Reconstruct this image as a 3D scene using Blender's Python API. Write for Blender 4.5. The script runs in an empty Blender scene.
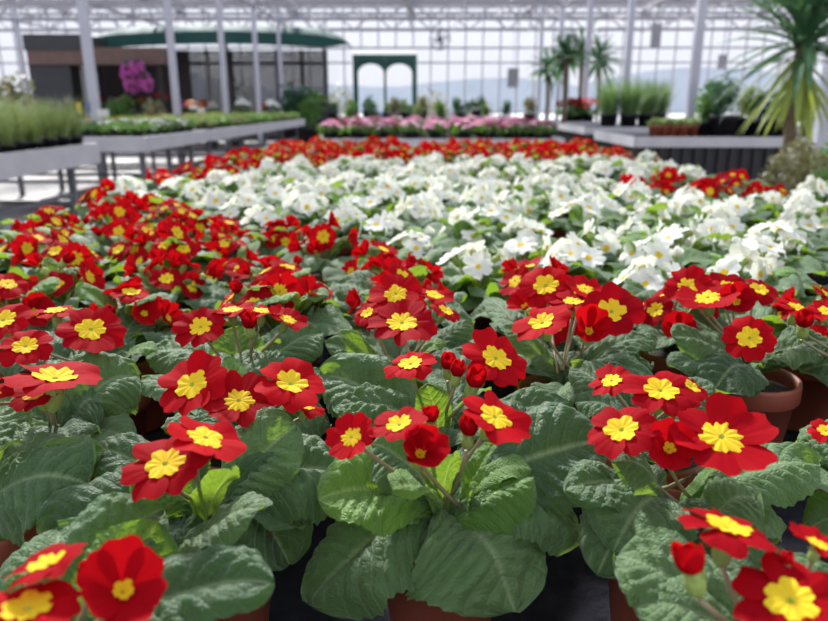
import bpy, math, random
from mathutils import Vector, Matrix, noise
R = math.radians
C = bpy.context.scene.collection
V = Vector
rnd = random.Random(7)

# ------------------------------------------------------------------ camera
CAM_Z, TABLE_Z, FPX = 1.14, 0.80, 700.0
TH = math.atan(205.5 / FPX); YAW = math.atan(10 / FPX * math.cos(TH))
FWD = V((-math.sin(YAW) * math.cos(TH), math.cos(YAW) * math.cos(TH), -math.sin(TH)))
RGT = V((math.cos(YAW), math.sin(YAW), 0)); UPV = RGT.cross(FWD)
CAM = V((0, 0, CAM_Z))
def ray(px, py): return FWD + RGT * ((px - 414) / FPX) + UPV * ((310.5 - py) / FPX)
def at_h(px, py, h):
    r = ray(px, py); return CAM + r * (h / -r.z)
def at_d(px, py, D):
    r = ray(px, py); return CAM + r * (D / r.y)
cd = bpy.data.cameras.new('camera'); cam = bpy.data.objects.new('camera', cd); C.objects.link(cam)
cd.sensor_width = 36; cd.lens = FPX / 828 * 36; cd.clip_start = 0.01; cd.clip_end = 500
cam.location = CAM
cam.rotation_euler = Matrix((RGT, UPV, -FWD)).transposed().to_euler()
cd.dof.use_dof = True; cd.dof.focus_distance = 0.50; cd.dof.aperture_fstop = 8.2
bpy.context.scene.camera = cam

# ------------------------------------------------------------------ helpers
def tag(o, label=None, cat=None, group=None, kind=None):
    if label: o['label'] = label
    if cat: o['category'] = cat
    if group: o['group'] = group
    if kind: o['kind'] = kind
    return o
def empty(name, loc, rz=0, **k):
    o = bpy.data.objects.new(name, None); C.objects.link(o)
    o.location = loc; o.rotation_euler = (0, 0, rz); o.empty_display_size = .05
    return tag(o, **k)
class MB:
    def __init__(s): s.v = []; s.f = []; s.m = []; s.uv = {}
    def face(s, idx, mi=0, uv=None):
        s.f.append(tuple(idx)); s.m.append(mi)
        if uv: s.uv[len(s.f) - 1] = uv
    def box(s, c, d, rz=0, mi=0, M=None):
        b = len(s.v); cs, sn = math.cos(rz), math.sin(rz)
        for z in (-1, 1):
            for y in (-1, 1):
                for x in (-1, 1):
                    p = V((x * d[0] / 2, y * d[1] / 2, z * d[2] / 2))
                    if M is not None: p = M @ p
                    p = V((p.x * cs - p.y * sn, p.x * sn + p.y * cs, p.z))
                    s.v.append(V(c) + p)
        for q in ((0, 2, 3, 1), (4, 5, 7, 6), (0, 1, 5, 4), (2, 6, 7, 3), (0, 4, 6, 2), (1, 3, 7, 5)):
            s.face([b + i for i in q], mi)
        return s
    def bar(s, a, b_, w, h=None, mi=0):
        a, b_ = V(a), V(b_); t = (b_ - a); L = t.length
        if L < 1e-6: return s
        t.normalize(); up = V((0, 0, 1)) if abs(t.z) < .95 else V((0, 1, 0))
        x = t.cross(up).normalized(); y = x.cross(t); h = h or w; b = len(s.v)
        for p in (a, b_):
            for i, j in ((-1, -1), (1, -1), (1, 1), (-1, 1)): s.v.append(p + x * i * w / 2 + y * j * h / 2)
        for q in ((0, 1, 2, 3), (7, 6, 5, 4), (0, 4, 5, 1), (1, 5, 6, 2), (2, 6, 7, 3), (3, 7, 4, 0)): s.face([b + i for i in q], mi)
        return s
    def tube(s, pts, rad, n=8, mi=0, cap=True):
        pts = [V(p) for p in pts]; b = len(s.v)
        if not hasattr(rad, '__len__'): rad = [rad] * len(pts)
        for i, p in enumerate(pts):
            t = (pts[min(i + 1, len(pts) - 1)] - pts[max(i - 1, 0)]).normalized()
            up = V((0, 0, 1)) if abs(t.z) < .9 else V((1, 0, 0))
            x = t.cross(up).normalized(); y = x.cross(t)
            for k in range(n):
                a = 2 * math.pi * k / n; s.v.append(p + (x * math.cos(a) + y * math.sin(a)) * rad[i])
        for i in range(len(pts) - 1):
            for k in range(n):
                s.face([b + i * n + k, b + i * n + (k + 1) % n, b + (i + 1) * n + (k + 1) % n, b + (i + 1) * n + k], mi)
        if cap:
            s.face([b + k for k in range(n)][::-1], mi); s.face([b + (len(pts) - 1) * n + k for k in range(n)], mi)
        return s
    def lathe(s, prof, c=(0, 0, 0), n=24, mi=0):
        b = len(s.v)
        for r, z in prof:
            for k in range(n):
                a = 2 * math.pi * k / n; s.v.append(V(c) + V((r * math.cos(a), r * math.sin(a), z)))
        for i in range(len(prof) - 1):
            for k in range(n):
                s.face([b + i * n + k, b + i * n + (k + 1) % n, b + (i + 1) * n + (k + 1) % n, b + (i + 1) * n + k], mi)
        return s
    def grid(s, fn, nu, nv, mi=0, tipped=False):
        b = len(s.v); vm = (lambda q: 1 - (1 - q) ** 1.7) if tipped else (lambda q: q)
        for j in range(nv + 1):
            for i in range(nu + 1): s.v.append(fn(i / nu, vm(j / nv)))
        for j in range(nv):
            for i in range(nu):
                q = [b + j * (nu + 1) + i, b + j * (nu + 1) + i + 1, b + (j + 1) * (nu + 1) + i + 1, b + (j + 1) * (nu + 1) + i]
                s.face(q, mi, [(i / nu, vm(j / nv)), ((i + 1) / nu, vm(j / nv)), ((i + 1) / nu, vm((j + 1) / nv)), (i / nu, vm((j + 1) / nv))])
        return s
    def mesh(s, name, mats, smooth=False):
        me = bpy.data.meshes.new(name); me.from_pydata([tuple(p) for p in s.v], [], s.f)
        for m in (mats if isinstance(mats, (list, tuple)) else [mats]): me.materials.append(m)
        me.polygons.foreach_set('material_index', s.m)
        if smooth: me.polygons.foreach_set('use_smooth', [True] * len(s.f))
        if s.uv:
            ul = me.uv_layers.new(name='UVMap')
            for fi, uvs in s.uv.items():
                for k, li in enumerate(me.polygons[fi].loop_indices): ul.data[li].uv = uvs[k]
        me.update(); return me
    def build(s, name, mats, parent=None, smooth=False, **k):
        return link(name, s.mesh(name, mats, smooth), parent, **k)
def link(name, me, parent=None, M=None, **k):
    o = bpy.data.objects.new(name, me); C.objects.link(o)
    if parent is not None: o.parent = parent
    if M is not None: o.matrix_basis = M
    return tag(o, **k)

# ------------------------------------------------------------------ materials
def mat(name):
    m = bpy.data.materials.new(name); m.use_nodes = True; nt = m.node_tree
    return m, nt, nt.nodes['Principled BSDF'], nt.nodes['Material Output']
def nd(nt, t, **k):
    n = nt.nodes.new(t)
    for a, b in k.items(): setattr(n, a, b)
    return n
def mth(nt, op, a, b=None, c=None, clamp=False):
    n = nt.nodes.new('ShaderNodeMath'); n.operation = op; n.use_clamp = clamp
    for i, x in enumerate((a, b, c)):
        if x is None: continue
        if isinstance(x, (int, float)): n.inputs[i].default_value = x
        else: nt.links.new(x, n.inputs[i])
    return n.outputs[0]
def mixc(nt, f, a, b):
    n = nt.nodes.new('ShaderNodeMix'); n.data_type = 'RGBA'
    for s, x in ((n.inputs[0], f), (n.inputs[6], a), (n.inputs[7], b)):
        if isinstance(x, (int, float)): s.default_value = x
        elif isinstance(x, tuple): s.default_value = (*x, 1)
        else: nt.links.new(x, s)
    return n.outputs[2]
def plain(name, c1, c2=None, scale=20, rough=.6, bump=0, metal=0, spec=.5, rand=.0, detail=3):
    m, nt, b, o = mat(name)
    tc = nd(nt, 'ShaderNodeTexCoord'); nz = nd(nt, 'ShaderNodeTexNoise')
    nz.inputs['Scale'].default_value = scale; nz.inputs['Detail'].default_value = detail
    nt.links.new(tc.outputs['Object'], nz.inputs['Vector'])
    c2 = c2 or tuple(x * .8 for x in c1)
    f = mth(nt, 'MULTIPLY_ADD', nz.outputs[0], 2.2, -.6, clamp=True)
    col = mixc(nt, f, c1, c2)
    if rand:
        oi = nd(nt, 'ShaderNodeObjectInfo'); h = nd(nt, 'ShaderNodeHueSaturation')
        nt.links.new(mth(nt, 'MULTIPLY_ADD', oi.outputs['Random'], rand, 1 - rand / 2), h.inputs['Value'])
        nt.links.new(col, h.inputs['Color']); col = h.outputs[0]
    nt.links.new(col, b.inputs['Base Color'])
    b.inputs['Roughness'].default_value = rough; b.inputs['Metallic'].default_value = metal
    b.inputs['Specular IOR Level'].default_value = spec
    if bump:
        bp = nd(nt, 'ShaderNodeBump'); bp.inputs['Strength'].default_value = bump; bp.inputs['Distance'].default_value = .01
        nt.links.new(nz.outputs[0], bp.inputs['Height']); nt.links.new(bp.outputs[0], b.inputs['Normal'])
    return m
def translucent_mix(nt, b, o, colsock, amt, normal=None):
    t = nd(nt, 'ShaderNodeBsdfTranslucent'); mx = nd(nt, 'ShaderNodeMixShader')
    if isinstance(colsock, tuple): t.inputs[0].default_value = (*colsock, 1)
    else: nt.links.new(colsock, t.inputs[0])
    if normal: nt.links.new(normal, t.inputs['Normal'])
    mx.inputs[0].default_value = amt
    nt.links.new(b.outputs[0], mx.inputs[1]); nt.links.new(t.outputs[0], mx.inputs[2]); nt.links.new(mx.outputs[0], o.inputs['Surface'])
def leaf_mat(name, dark, light, vein, nveins=11, bump=.6, tr=(.30, .50, .03), tramt=.30):
    m, nt, b, o = mat(name)
    uv = nd(nt, 'ShaderNodeUVMap'); uv.uv_map = 'UVMap'
    sp = nd(nt, 'ShaderNodeSeparateXYZ'); nt.links.new(uv.outputs[0], sp.inputs[0])
    a = mth(nt, 'ABSOLUTE', mth(nt, 'MULTIPLY_ADD', sp.outputs[0], 2, -1))
    v = sp.outputs[1]
    mid = mth(nt, 'SUBTRACT', 1, mth(nt, 'DIVIDE', a, .075), clamp=True)
    ph = mth(nt, 'MULTIPLY', mth(nt, 'SUBTRACT', v, mth(nt, 'MULTIPLY', a, .20)), float(nveins))
    fr = mth(nt, 'FRACT', mth(nt, 'ADD', ph, 10.5))
    tri = mth(nt, 'MULTIPLY', mth(nt, 'ABSOLUTE', mth(nt, 'SUBTRACT', fr, .5)), 2)     # 0 on a side vein
    side = mth(nt, 'SUBTRACT', 1, mth(nt, 'DIVIDE', tri, .22), clamp=True)
    cb = nd(nt, 'ShaderNodeCombineXYZ'); nt.links.new(mth(nt, 'MULTIPLY', sp.outputs[0], .9), cb.inputs[0]); nt.links.new(mth(nt, 'MULTIPLY', v, 1.6), cb.inputs[1])
    oi = nd(nt, 'ShaderNodeObjectInfo'); nt.links.new(mth(nt, 'MULTIPLY', oi.outputs['Random'], 9), cb.inputs[2])
    vo = nd(nt, 'ShaderNodeTexVoronoi', feature='DISTANCE_TO_EDGE'); vo.inputs['Scale'].default_value = 19; nt.links.new(cb.outputs[0], vo.inputs['Vector'])
    ret = mth(nt, 'DIVIDE', vo.outputs['Distance'], .25, clamp=True)
    nz = nd(nt, 'ShaderNodeTexNoise'); nz.inputs['Scale'].default_value = 5; nt.links.new(cb.outputs[0], nz.inputs['Vector'])
    f = mth(nt, 'ADD', mth(nt, 'MULTIPLY', nz.outputs[0], .9), mth(nt, 'MULTIPLY_ADD', oi.outputs['Random'], 1.1, -.5), clamp=True)
    col = mixc(nt, f, dark, light)
    vm = mth(nt, 'MAXIMUM', mth(nt, 'MULTIPLY', mid, .85), mth(nt, 'MULTIPLY', side, .22))
    vm = mth(nt, 'MAXIMUM', vm, mth(nt, 'MULTIPLY', mth(nt, 'SUBTRACT', 1, ret), .05))
    col = mixc(nt, vm, col, vein)
    ge = nd(nt, 'ShaderNodeNewGeometry')
    col2 = mixc(nt, mth(nt, 'MULTIPLY', ge.outputs['Backfacing'], .45), col, (.20, .34, .08))
    nt.links.new(col2, b.inputs['Base Color'])
    hgt = mth(nt, 'SUBTRACT', mth(nt, 'MULTIPLY', ret, .55), mth(nt, 'MULTIPLY', side, .8))
    bp = nd(nt, 'ShaderNodeBump'); bp.inputs['Strength'].default_value = bump; bp.inputs['Distance'].default_value = .0013
    nt.links.new(hgt, bp.inputs['Height']); nt.links.new(bp.outputs[0], b.inputs['Normal'])
    b.inputs['Roughness'].default_value = .60; b.inputs['Specular IOR Level'].default_value = .5
    b.inputs['Sheen Weight'].default_value = .4; b.inputs['Sheen Roughness'].default_value = .4
    b.inputs['Sheen Tint'].default_value = (.85, .95, .85, 1)
    translucent_mix(nt, b, o, mixc(nt, mth(nt, 'MULTIPLY', vm, .6), tr, (.45, .6, .12)), tramt, bp.outputs[0])
    return m
def petal_mat(name, c1, c2, tr, amt, sheen=.0, rough=.7, spec=.12):
    m, nt, b, o = mat(name)
    uv = nd(nt, 'ShaderNodeUVMap'); uv.uv_map = 'UVMap'
    sp = nd(nt, 'ShaderNodeSeparateXYZ'); nt.links.new(uv.outputs[0], sp.inputs[0])
    w = mth(nt, 'SINE', mth(nt, 'MULTIPLY', sp.outputs[0], 34.))
    oi = nd(nt, 'ShaderNodeObjectInfo')
    nz = nd(nt, 'ShaderNodeTexNoise'); nz.inputs['Scale'].default_value = 4
    nt.links.new(uv.outputs[0], nz.inputs['Vector'])
    f = mth(nt, 'ADD', mth(nt, 'MULTIPLY_ADD', w, .04, -.1), mth(nt, 'ADD', mth(nt, 'MULTIPLY', nz.outputs[0], .5), mth(nt, 'MULTIPLY', oi.outputs['Random'], .6)), clamp=True)
    nt.links.new(mixc(nt, f, c1, c2), b.inputs['Base Color'])
    bp = nd(nt, 'ShaderNodeBump'); bp.inputs['Strength'].default_value = .12; bp.inputs['Distance'].default_value = .0005
    nt.links.new(w, bp.inputs['Height']); nt.links.new(bp.outputs[0], b.inputs['Normal'])
    b.inputs['Roughness'].default_value = rough; b.inputs['Specular IOR Level'].default_value = spec
    b.inputs['Sheen Weight'].default_value = sheen
    translucent_mix(nt, b, o, tr, amt)
    return m
def thin_leaf(name, c1, c2, tr, amt=.3, rand=.4, rough=.55):
    m = plain(name, c1, c2, scale=9, rough=rough, rand=rand); nt = m.node_tree
    translucent_mix(nt, nt.nodes['Principled BSDF'], nt.nodes['Material Output'], tr, amt); return m

M_LEAF = leaf_mat('primrose_leaf', (.028, .080, .026), (.105, .20, .068), (.28, .38, .18), tramt=.36)
M_LEAF2 = leaf_mat('primrose_leaf_young', (.06, .17, .015), (.13, .28, .03), (.33, .48, .14), tr=(.32, .50, .03), tramt=.36)
M_RED = petal_mat('red_petal', (.50, .003, .009), (.24, .001, .007), (.70, .005, .008), .30, spec=.05)
M_WHITE = petal_mat('white_petal', (.92, .92, .88), (.86, .86, .78), (.86, .88, .74), .32)
M_PINK = petal_mat('pink_petal', (.80, .38, .55), (.72, .16, .38), (.85, .4, .6), .3)
M_YEL = petal_mat('yellow_eye', (.90, .66, .03), (.85, .55, .02), (.9, .6, .02), .25)
M_EYEC = plain('eye_centre', (.35, .42, .03), (.5, .5, .05), 30)
M_CALYX = thin_leaf('calyx', (.42, .50, .16), (.25, .38, .10), (.5, .6, .1), .3)
M_STEM = plain('flower_stem', (.30, .20, .13), (.22, .24, .10), 60, .5)
M_POT = plain('terracotta_plastic', (.30, .075, .045), (.25, .06, .036), 8, .5, rand=.2)
M_SOIL = plain('potting_soil', (.02, .013, .01), (.05, .035, .025), 140, .95, .8)
M_MAT = plain('black_capillary_mat', (.012, .012, .017), (.022, .022, .03), 60, .95, .6, spec=.08)
M_GALV = plain('galvanised_rail', (.56, .55, .58), (.46, .46, .50), 6, .5)
M_STEEL = plain('grey_steel', (.16, .17, .19), None, 5, .5)
M_COL = plain('white_painted_steel', (.52, .53, .60), (.46, .47, .55), 3, .45)
M_BEAM = plain('grey_roof_steel', (.30, .30, .35), (.38, .36, .40), 3, .5)
M_BAR = plain('roof_glazing_bar', (.50, .46, .48), (.42, .40, .43), 3, .5)
M_FLOOR = plain('concrete_floor', (.30, .27, .26), (.24, .22, .215), 1.5, .7, detail=8)
M_BLACKP = plain('black_plastic', (.012, .012, .016), (.02, .02, .025), 12, .5)
M_GREENP = plain('green_painted_frame', (.008, .10, .085), None, 4, .45)
M_GREENC = plain('green_canvas', (.008, .060, .055), (.012, .08, .07), 3, .8)
M_WOOD = plain('dark_stained_wood', (.030, .024, .028), (.055, .042, .042), 7, .7)
M_BROWN = plain('brown_fascia', (.17, .10, .08), (.13, .08, .07), 5, .6)
M_DARK = plain('charcoal_panel', (.045, .045, .055), None, 4, .6)
M_PALE = plain('pale_slats', (.6, .6, .58), None, 4, .6)
M_GRASS = thin_leaf('grass_blade', (.17, .26, .07), (.30, .35, .16), (.36, .45, .12), .3)
M_FEATH = thin_leaf('feathery_blade', (.09, .19, .06), (.15, .27, .10), (.25, .4, .1), .3)
M_GRN = thin_leaf('shrub_leaf', (.05, .13, .03), (.12, .24, .05), (.2, .4, .05), .3)
M_DKGRN = thin_leaf('dark_palm_leaf', (.02, .07, .045), (.05, .12, .07), (.1, .25, .08), .25)
M_YUC = thin_leaf('yucca_leaf', (.03, .10, .05), (.07, .17, .08), (.15, .32, .1), .2)
M_YUCY = thin_leaf('yucca_old_leaf', (.30, .42, .08), (.42, .50, .16), (.5, .6, .1), .3)
M_HAZEL = thin_leaf('bronze_leaf', (.16, .12, .07), (.26, .28, .14), (.3, .3, .1), .2)
M_BARK = plain('bark', (.20, .15, .10), (.12, .09, .06), 30, .9, .5)
M_REDB = plain('small_red_blossom', (.60, .02, .03), None, 10, .6)
M_YELB = plain('small_yellow_blossom', (.8, .6, .04), None, 10, .6)
M_ORB = plain('small_orange_blossom', (.8, .25, .05), None, 10, .6)
M_PURB = plain('small_violet_blossom', (.25, .12, .6), None, 10, .6)
M_ORCH = plain('magenta_blossom', (.62, .08, .45), (.75, .2, .6), 10, .6)
M_WHB = plain('small_white_blossom', (.82, .82, .78), None, 10, .6)
M_SIGN = plain('grey_sign', (.36, .36, .40), None, 10, .6)
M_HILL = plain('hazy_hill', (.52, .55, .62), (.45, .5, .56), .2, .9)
M_SNOW = plain('pale_yard', (.66, .66, .68), (.58, .58, .6), .3, .9)
M_BLUE = plain('blue_car_paint', (.10, .14, .32), None, 4, .3)
M_TYRE = plain('tyre', (.02, .02, .02), None, 4, .8)
M_CARG = plain('dark_car_glass', (.03, .04, .06), None, 4, .1)
def glass_mat(name, col, gl):
    m, nt, b, o = mat(name); nt.nodes.remove(b)
    t = nd(nt, 'ShaderNodeBsdfTransparent'); t.inputs[0].default_value = (*col, 1)
    g = nd(nt, 'ShaderNodeBsdfGlossy'); g.inputs['Roughness'].default_value = .15
    mx = nd(nt, 'ShaderNodeMixShader'); mx.inputs[0].default_value = gl
    nt.links.new(t.outputs[0], mx.inputs[1]); nt.links.new(g.outputs[0], mx.inputs[2]); nt.links.new(mx.outputs[0], o.inputs[0])
    return m
M_GLASS = glass_mat('clear_glass', (.95, .96, .97), .05)
def frosted():
    m, nt, b, o = mat('roof_glass'); nt.nodes.remove(b)
    t = nd(nt, 'ShaderNodeBsdfTransparent'); t.inputs[0].default_value = (.92, .93, .95, 1)
    g = nd(nt, 'ShaderNodeBsdfTranslucent'); g.inputs[0].default_value = (.85, .85, .88, 1)
    mx = nd(nt, 'ShaderNodeMixShader'); mx.inputs[0].default_value = .02
    nt.links.new(t.outputs[0], mx.inputs[1]); nt.links.new(g.outputs[0], mx.inputs[2]); nt.links.new(mx.outputs[0], o.inputs[0])
    return m
M_RGLASS = frosted()

# ------------------------------------------------------------------ primrose geometry
def leaf_width(t):
    if t < .58:
        s = t / .58; return .22 + .78 * (s * s * (3 - 2 * s)) ** .85
    return max(0.0, 1 - ((t - .58) / .42) ** 2.3) ** .55
def leaf_fn(b, c, t, width, roll=0., fold=.25, curl=.3, seed=0, rug=1., nveins=11, ruffle=.1):
    b, c, t = V(b), V(c), V(t); rs = random.Random(seed); off = V((rs.random() * 50, rs.random() * 50, 0))
    L = (c - b).length + (t - c).length
    ax = rs.uniform(-.06, .06)
    def fn(u, v):
        p = b * (1 - v) ** 2 + c * (2 * v * (1 - v)) + t * v * v
        tg = ((c - b) * (1 - v) + (t - c) * v).normalized()
        sd = tg.cross(V((0, 0, 1)))
        if sd.length < .05: sd = tg.cross(V((0, 1, 0)))
        sd.normalize(); sd = Matrix.Rotation(roll, 3, tg) @ sd; n = sd.cross(tg)
        x = u * 2 - 1; a = abs(x)
        w = width / 2 * leaf_width(v)
        w *= 1 + .028 * math.sin(v * 95 + x * 2) * (a ** 8) + .07 * noise.noise(V((v * 6, x * .6, 0)) + off) * a
        ph = (v - .20 * a) * nveins
        tri = abs(math.sin(math.pi * ph))
        env = min(1, a * 3.5) * (1 - a ** 5) * min(1, v * 4) * min(1, (1 - v) * 5)
        z = width * .050 * rug * (tri ** .7) * env
        z += width * .038 * rug * noise.noise(V((x * 5.5, v * 11, 0)) + off) * min(1, a * 3)
        z += fold * a * w - curl * w * a ** 3.2 + ruffle * width * math.sin(v * 13 + off.x + (1.5 if x > 0 else 0)) * a ** 3 * min(1, v * 2)
        z += width * .10 * noise.noise(V((x * 1.2, v * 2.4, 7)) + off)
        return p + sd * (x * w + ax * width * math.sin(v * 3.1)) + n * z
    return fn
def petal_pts(n, k, e0, e1, wid, notch, seed, flat=False, nr=9, nv=11, spiral=.05, tipshape=.33):
    """one petal as a grid: radius 1 when flat"""
    rs = random.Random(seed * 31 + k)
    a0 = 2 * math.pi * k / n + rs.uniform(-.10, .10); D = wid * 2 * math.pi / n
    de = rs.uniform(-16, 14); p1 = rs.uniform(0, 6); ln = rs.uniform(.90, 1.05)
    def fn(u, v):
        x = u * 2 - 1; r = .04 + .96 * v
        Rv = (max(0.0, math.cos(x * math.pi / 2)) ** tipshape) * (1 - notch * math.exp(-(x / .2) ** 2)) * ln
        Rv = .30 + .70 * Rv if abs(x) > .999 else max(Rv, .30)
        rr = r * Rv
        # integrate the bend
        m = 8; rho = z = 0.
        for i in range(m):
            s = (i + .5) / m * rr; e = R(e0 + de * s + e1 * s); rho += math.cos(e) * rr / m; z += math.sin(e) * rr / m
        spread = x * D / 2 * (1 - .12 * (1 - v))
        # keep the petal as wide as it is when flat
        ang = a0 + spread * (1 if rho > 0 else 1)
        z += spiral * x * rr + .085 * math.sin(3.2 * x + p1) * rr ** 2 + .035 * math.sin(7 * x + p1 * 2) * rr ** 3
        cross = 1.0 if rho <= 0 else min(1.6, rr / max(rho, .12)) ** .35
        return V((rho * math.cos(a0) - rho * math.sin(spread) * cross * math.sin(a0) - rho * (1 - math.cos(spread)) * math.cos(a0),
                  rho * math.sin(a0) + rho * math.sin(spread) * cross * math.cos(a0) - rho * (1 - math.cos(spread)) * math.sin(a0), z))
    return fn, nv, nr
def make_petals(mb, n, e0, e1, wid, notch, seed, lo=False, mi=0, spiral=.05):
    for k in range(n):
        fn, nu, nv = petal_pts(n, k, e0, e1, wid, notch, seed, spiral=spiral)
        if lo: nu, nv = 6, 3
        mb.grid(fn, nu, nv, mi)
def make_eye(mb, n, size, seed, lo=False, e0=8, mi=0, mi2=1):
    rs = random.Random(seed); ph = rs.uniform(0, 6); L = n * 2; te = math.tan(R(e0))
    def fn(u, v):
        a = u * 2 * math.pi; rr = size * (1 + .11 * math.cos(n * a) - .06 * math.cos(2 * n * a) + .05 * math.sin(3 * a + ph)) * (.16 + .84 * v)
        z = .055 + .016 * math.cos(2 * n * a + ph) * v + te * rr - (.03 * v * v)
        return V((rr * math.cos(a), rr * math.sin(a), z))
    mb.grid(fn, 16 if lo else 60, 2 if lo else 5, mi)
    def cen(u, v):
        a = u * 2 * math.pi; rr = size * .17 * v
        return V((rr * math.cos(a), rr * math.sin(a), .055 - .07 * (1 - v) + .0 * rr + te * rr))
    if not lo: mb.grid(cen, 16, 3, mi2)
def make_calyx(mb, top=-.02, length=.62, rad=.17, mi=0):
    b = -length
    mb.lathe([(.03, b - .02), (rad * .7, b + .05), (rad, b + .2), (rad * 1.0, top - .08), (.07, top)], n=10, mi=mi)
    for k in range(5):
        a = 2 * math.pi * k / 5; ca, sa = math.cos(a), math.sin(a)
        mb.grid(lambda u, v: V((ca * (rad + .02 + .05 * v) - sa * (u - .5) * .14 * (1 - v), sa * (rad + .02 + .05 * v) + ca * (u - .5) * .14 * (1 - v), top - .22 + .2 * v)), 2, 3, mi)

RED_OPEN, WHITE_OPEN, CUP, BUD = [], [], [], []
for i in range(6):
    a = MB(); n = (6, 5, 6, 7, 6, 5)[i]; e0, e1 = ((14, -26), (10, -8), (22, -50), (18, -22), (6, 8), (28, -38))[i]
    make_petals(a, n, e0, e1, 1.42, .13, 10 + i); b = MB(); make_eye(b, n, .37, i, e0=e0 * .7)
    RED_OPEN.append((a.mesh('red_petals', M_RED, True), b.mesh('eye', [M_YEL, M_EYEC], True)))
for i in range(3):
    a = MB(); make_petals(a, 6, (50, 42, 58)[i], (-12, -4, 6)[i], 1.6, .10, 30 + i); b = MB(); make_eye(b, 5, .16, i, e0=50)
    CUP.append((a.mesh('cupped_petals', M_RED, True), b.mesh('eye', [M_YEL, M_EYEC], True)))
for i in range(2):
    a = MB(); make_petals(a, 5, 30, 100, 2.2, .08, 40 + i, spiral=.09); BUD.append((a.mesh('bud_petals', M_RED, True), None))
for i in range(4):
    a = MB(); make_petals(a, 5 if i != 2 else 6, (16, 8, 26, 12)[i], (-26, 4, -40, -10)[i], 1.26, .15, 50 + i, spiral=.03)
    b = MB(); make_eye(b, 5, .20, i, e0=10); WHITE_OPEN.append((a.mesh('white_petals', M_WHITE, True), b.mesh('eye', [M_YEL, M_EYEC], True)))
WBUD = MB(); make_petals(WBUD, 5, 30, 100, 2.2, .08, 44, spiral=.09); WBUD = (WBUD.mesh('white_bud_petals', M_WHITE, True), None)
cx = MB(); make_calyx(cx); CALYX = cx.mesh('calyx', M_CALYX, True)
cx = MB(); make_calyx(cx, top=.26, length=.42, rad=.22); CALYXB = cx.mesh('calyx', M_CALYX, True)

POT_RIM = TABLE_Z + .085
def pot_mesh(r=.0435, h=.089):
    m = MB()
    m.lathe([(0, .0), (r * .70, .0), (r * .72, .004), (r * .90, h * .78), (r * .97, h * .78), (r * 1.0, h * .80), (r * 1.0, h * .97), (r * .985, h), (r * .93, h), (r * .91, h * .9), (r * .87, h * .72)], n=36)
    return m.mesh('pot', M_POT, True)
POT = pot_mesh()
sm = MB(); sm.lathe([(0, .077), (.02, .079), (.0375, .076)], n=20); SOIL = sm.mesh('soil', M_SOIL, True)

def orient(n, spin=0.):
    n = V(n).normalized(); return n.to_track_quat('Z', 'Y').to_matrix().to_4x4() @ Matrix.Rotation(spin, 4, 'Z')
def add_flower(root, pos, n, rad, meshes, spin, kind='flower', stem=True, base=None, calyx=None, rs=rnd):
    """pos and n in the plant's own frame"""
    M = Matrix.Translation(pos) @ orient(n, spin) @ Matrix.Scale(rad, 4)
    f = link(kind, meshes[0], root, M)
    if meshes[1] is not None: link('flower_eye', meshes[1], f)
    if calyx is not None: link('calyx', calyx, f)
    if stem:
        nn = V(n).normalized(); e = V(pos) - nn * rad * .5; b = V(base if base else (0, 0, .096))
        c = e - nn * .02 - V((0, 0, .02)); c = c * .6 + b * .4 + V((0, 0, .01)); inv = M.inverted()
        pts = [inv @ (b * (1 - t) ** 2 + c * (2 * t * (1 - t)) + e * t * t) for t in (0, .25, .5, .75, 1)]
        MB().tube(pts, [.0013 / rad] * 5, 6).build('stem', M_STEM, f, True)
    return f

# ------------------------------------------------------------------ the bench with the primroses
BX0, BX1, BY1 = -.82, .96, 4.02
t = empty('display_bench', (0, 0, 0), label='long low bench with black matting carrying all the red and white primroses', cat='bench')
MB().box(((BX0 + BX1) / 2, BY1 / 2 - .1, TABLE_Z - .012), (BX1 - BX0 - .02, BY1 + .2, .02)).build('matting', M_MAT, t)
m = MB()
for x in (BX0, BX1): m.box((x, BY1 / 2 - .1, TABLE_Z - .05), (.02, BY1 + .24, .09))
m.box(((BX0 + BX1) / 2, BY1, TABLE_Z - .05), (BX1 - BX0, .02, .09)); m.box(((BX0 + BX1) / 2, -.2, TABLE_Z - .05), (BX1 - BX0, .02, .09))
m.build('edge_rail', M_GALV, t)
for x in (BX0 + .2, BX1 - .2):
    for y in (.1, 2, 3.8): MB().box((x, y, (TABLE_Z - .05) / 2), (.05, .05, TABLE_Z - .05)).build('leg', M_STEEL, t)

GRID_DX, GRID_DY = .145, .117
def plant_root(kind, x, y, label, group):
    return empty('red_primrose' if kind == 'red' else 'white_primrose', (x, y, TABLE_Z), 0, label=label, cat='primrose', group=group)
def add_pot(root, detail=True):
    link('pot', POT, root)
    if detail: link('soil', SOIL, root)

# hero plants: crowns measured from the photograph, standing on the bench in rows
HERO = {}
def hero(key, x, y, label):
    HERO[key] = r = plant_root('red', x, y, label, 'red primroses in the front rows'); add_pot(r); return r
hero('A0', -.175, .265, 'red primrose cut off by the bottom left corner with bright cupped bloom')
hero('A3', .165, .265, 'red primrose cut off by the bottom right corner with side-on bloom and fat bud')
hero('B0', -.285, .385, 'plant at left edge with one broad flat leaf reaching in, no bloom seen')
hero('B1', -.134, .385, 'red primrose with two overlapping blooms left of the central plant')
hero('B2', .012, .385, 'central front red primrose with broad drooping leaf over its terracotta pot')
hero('B3', .157, .385, 'front red primrose with two very wide blooms and a cup between')
hero('C0', -.28, .49, 'red primrose with one wide flat side-on bloom near left edge')
hero('C1', -.137, .49, 'red primrose with three blooms in a row behind the pair of overlapping blooms')
hero('C2', .015, .49, 'red primrose with dark red buds and one propeller-like bloom, behind central plant')
hero('C3', .175, .49, 'red primrose directly behind the very wide blooms, eye facing up')
hero('D0', -.30, .60, 'red primrose with large round bloom beside a half-hidden one at left edge')
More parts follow.
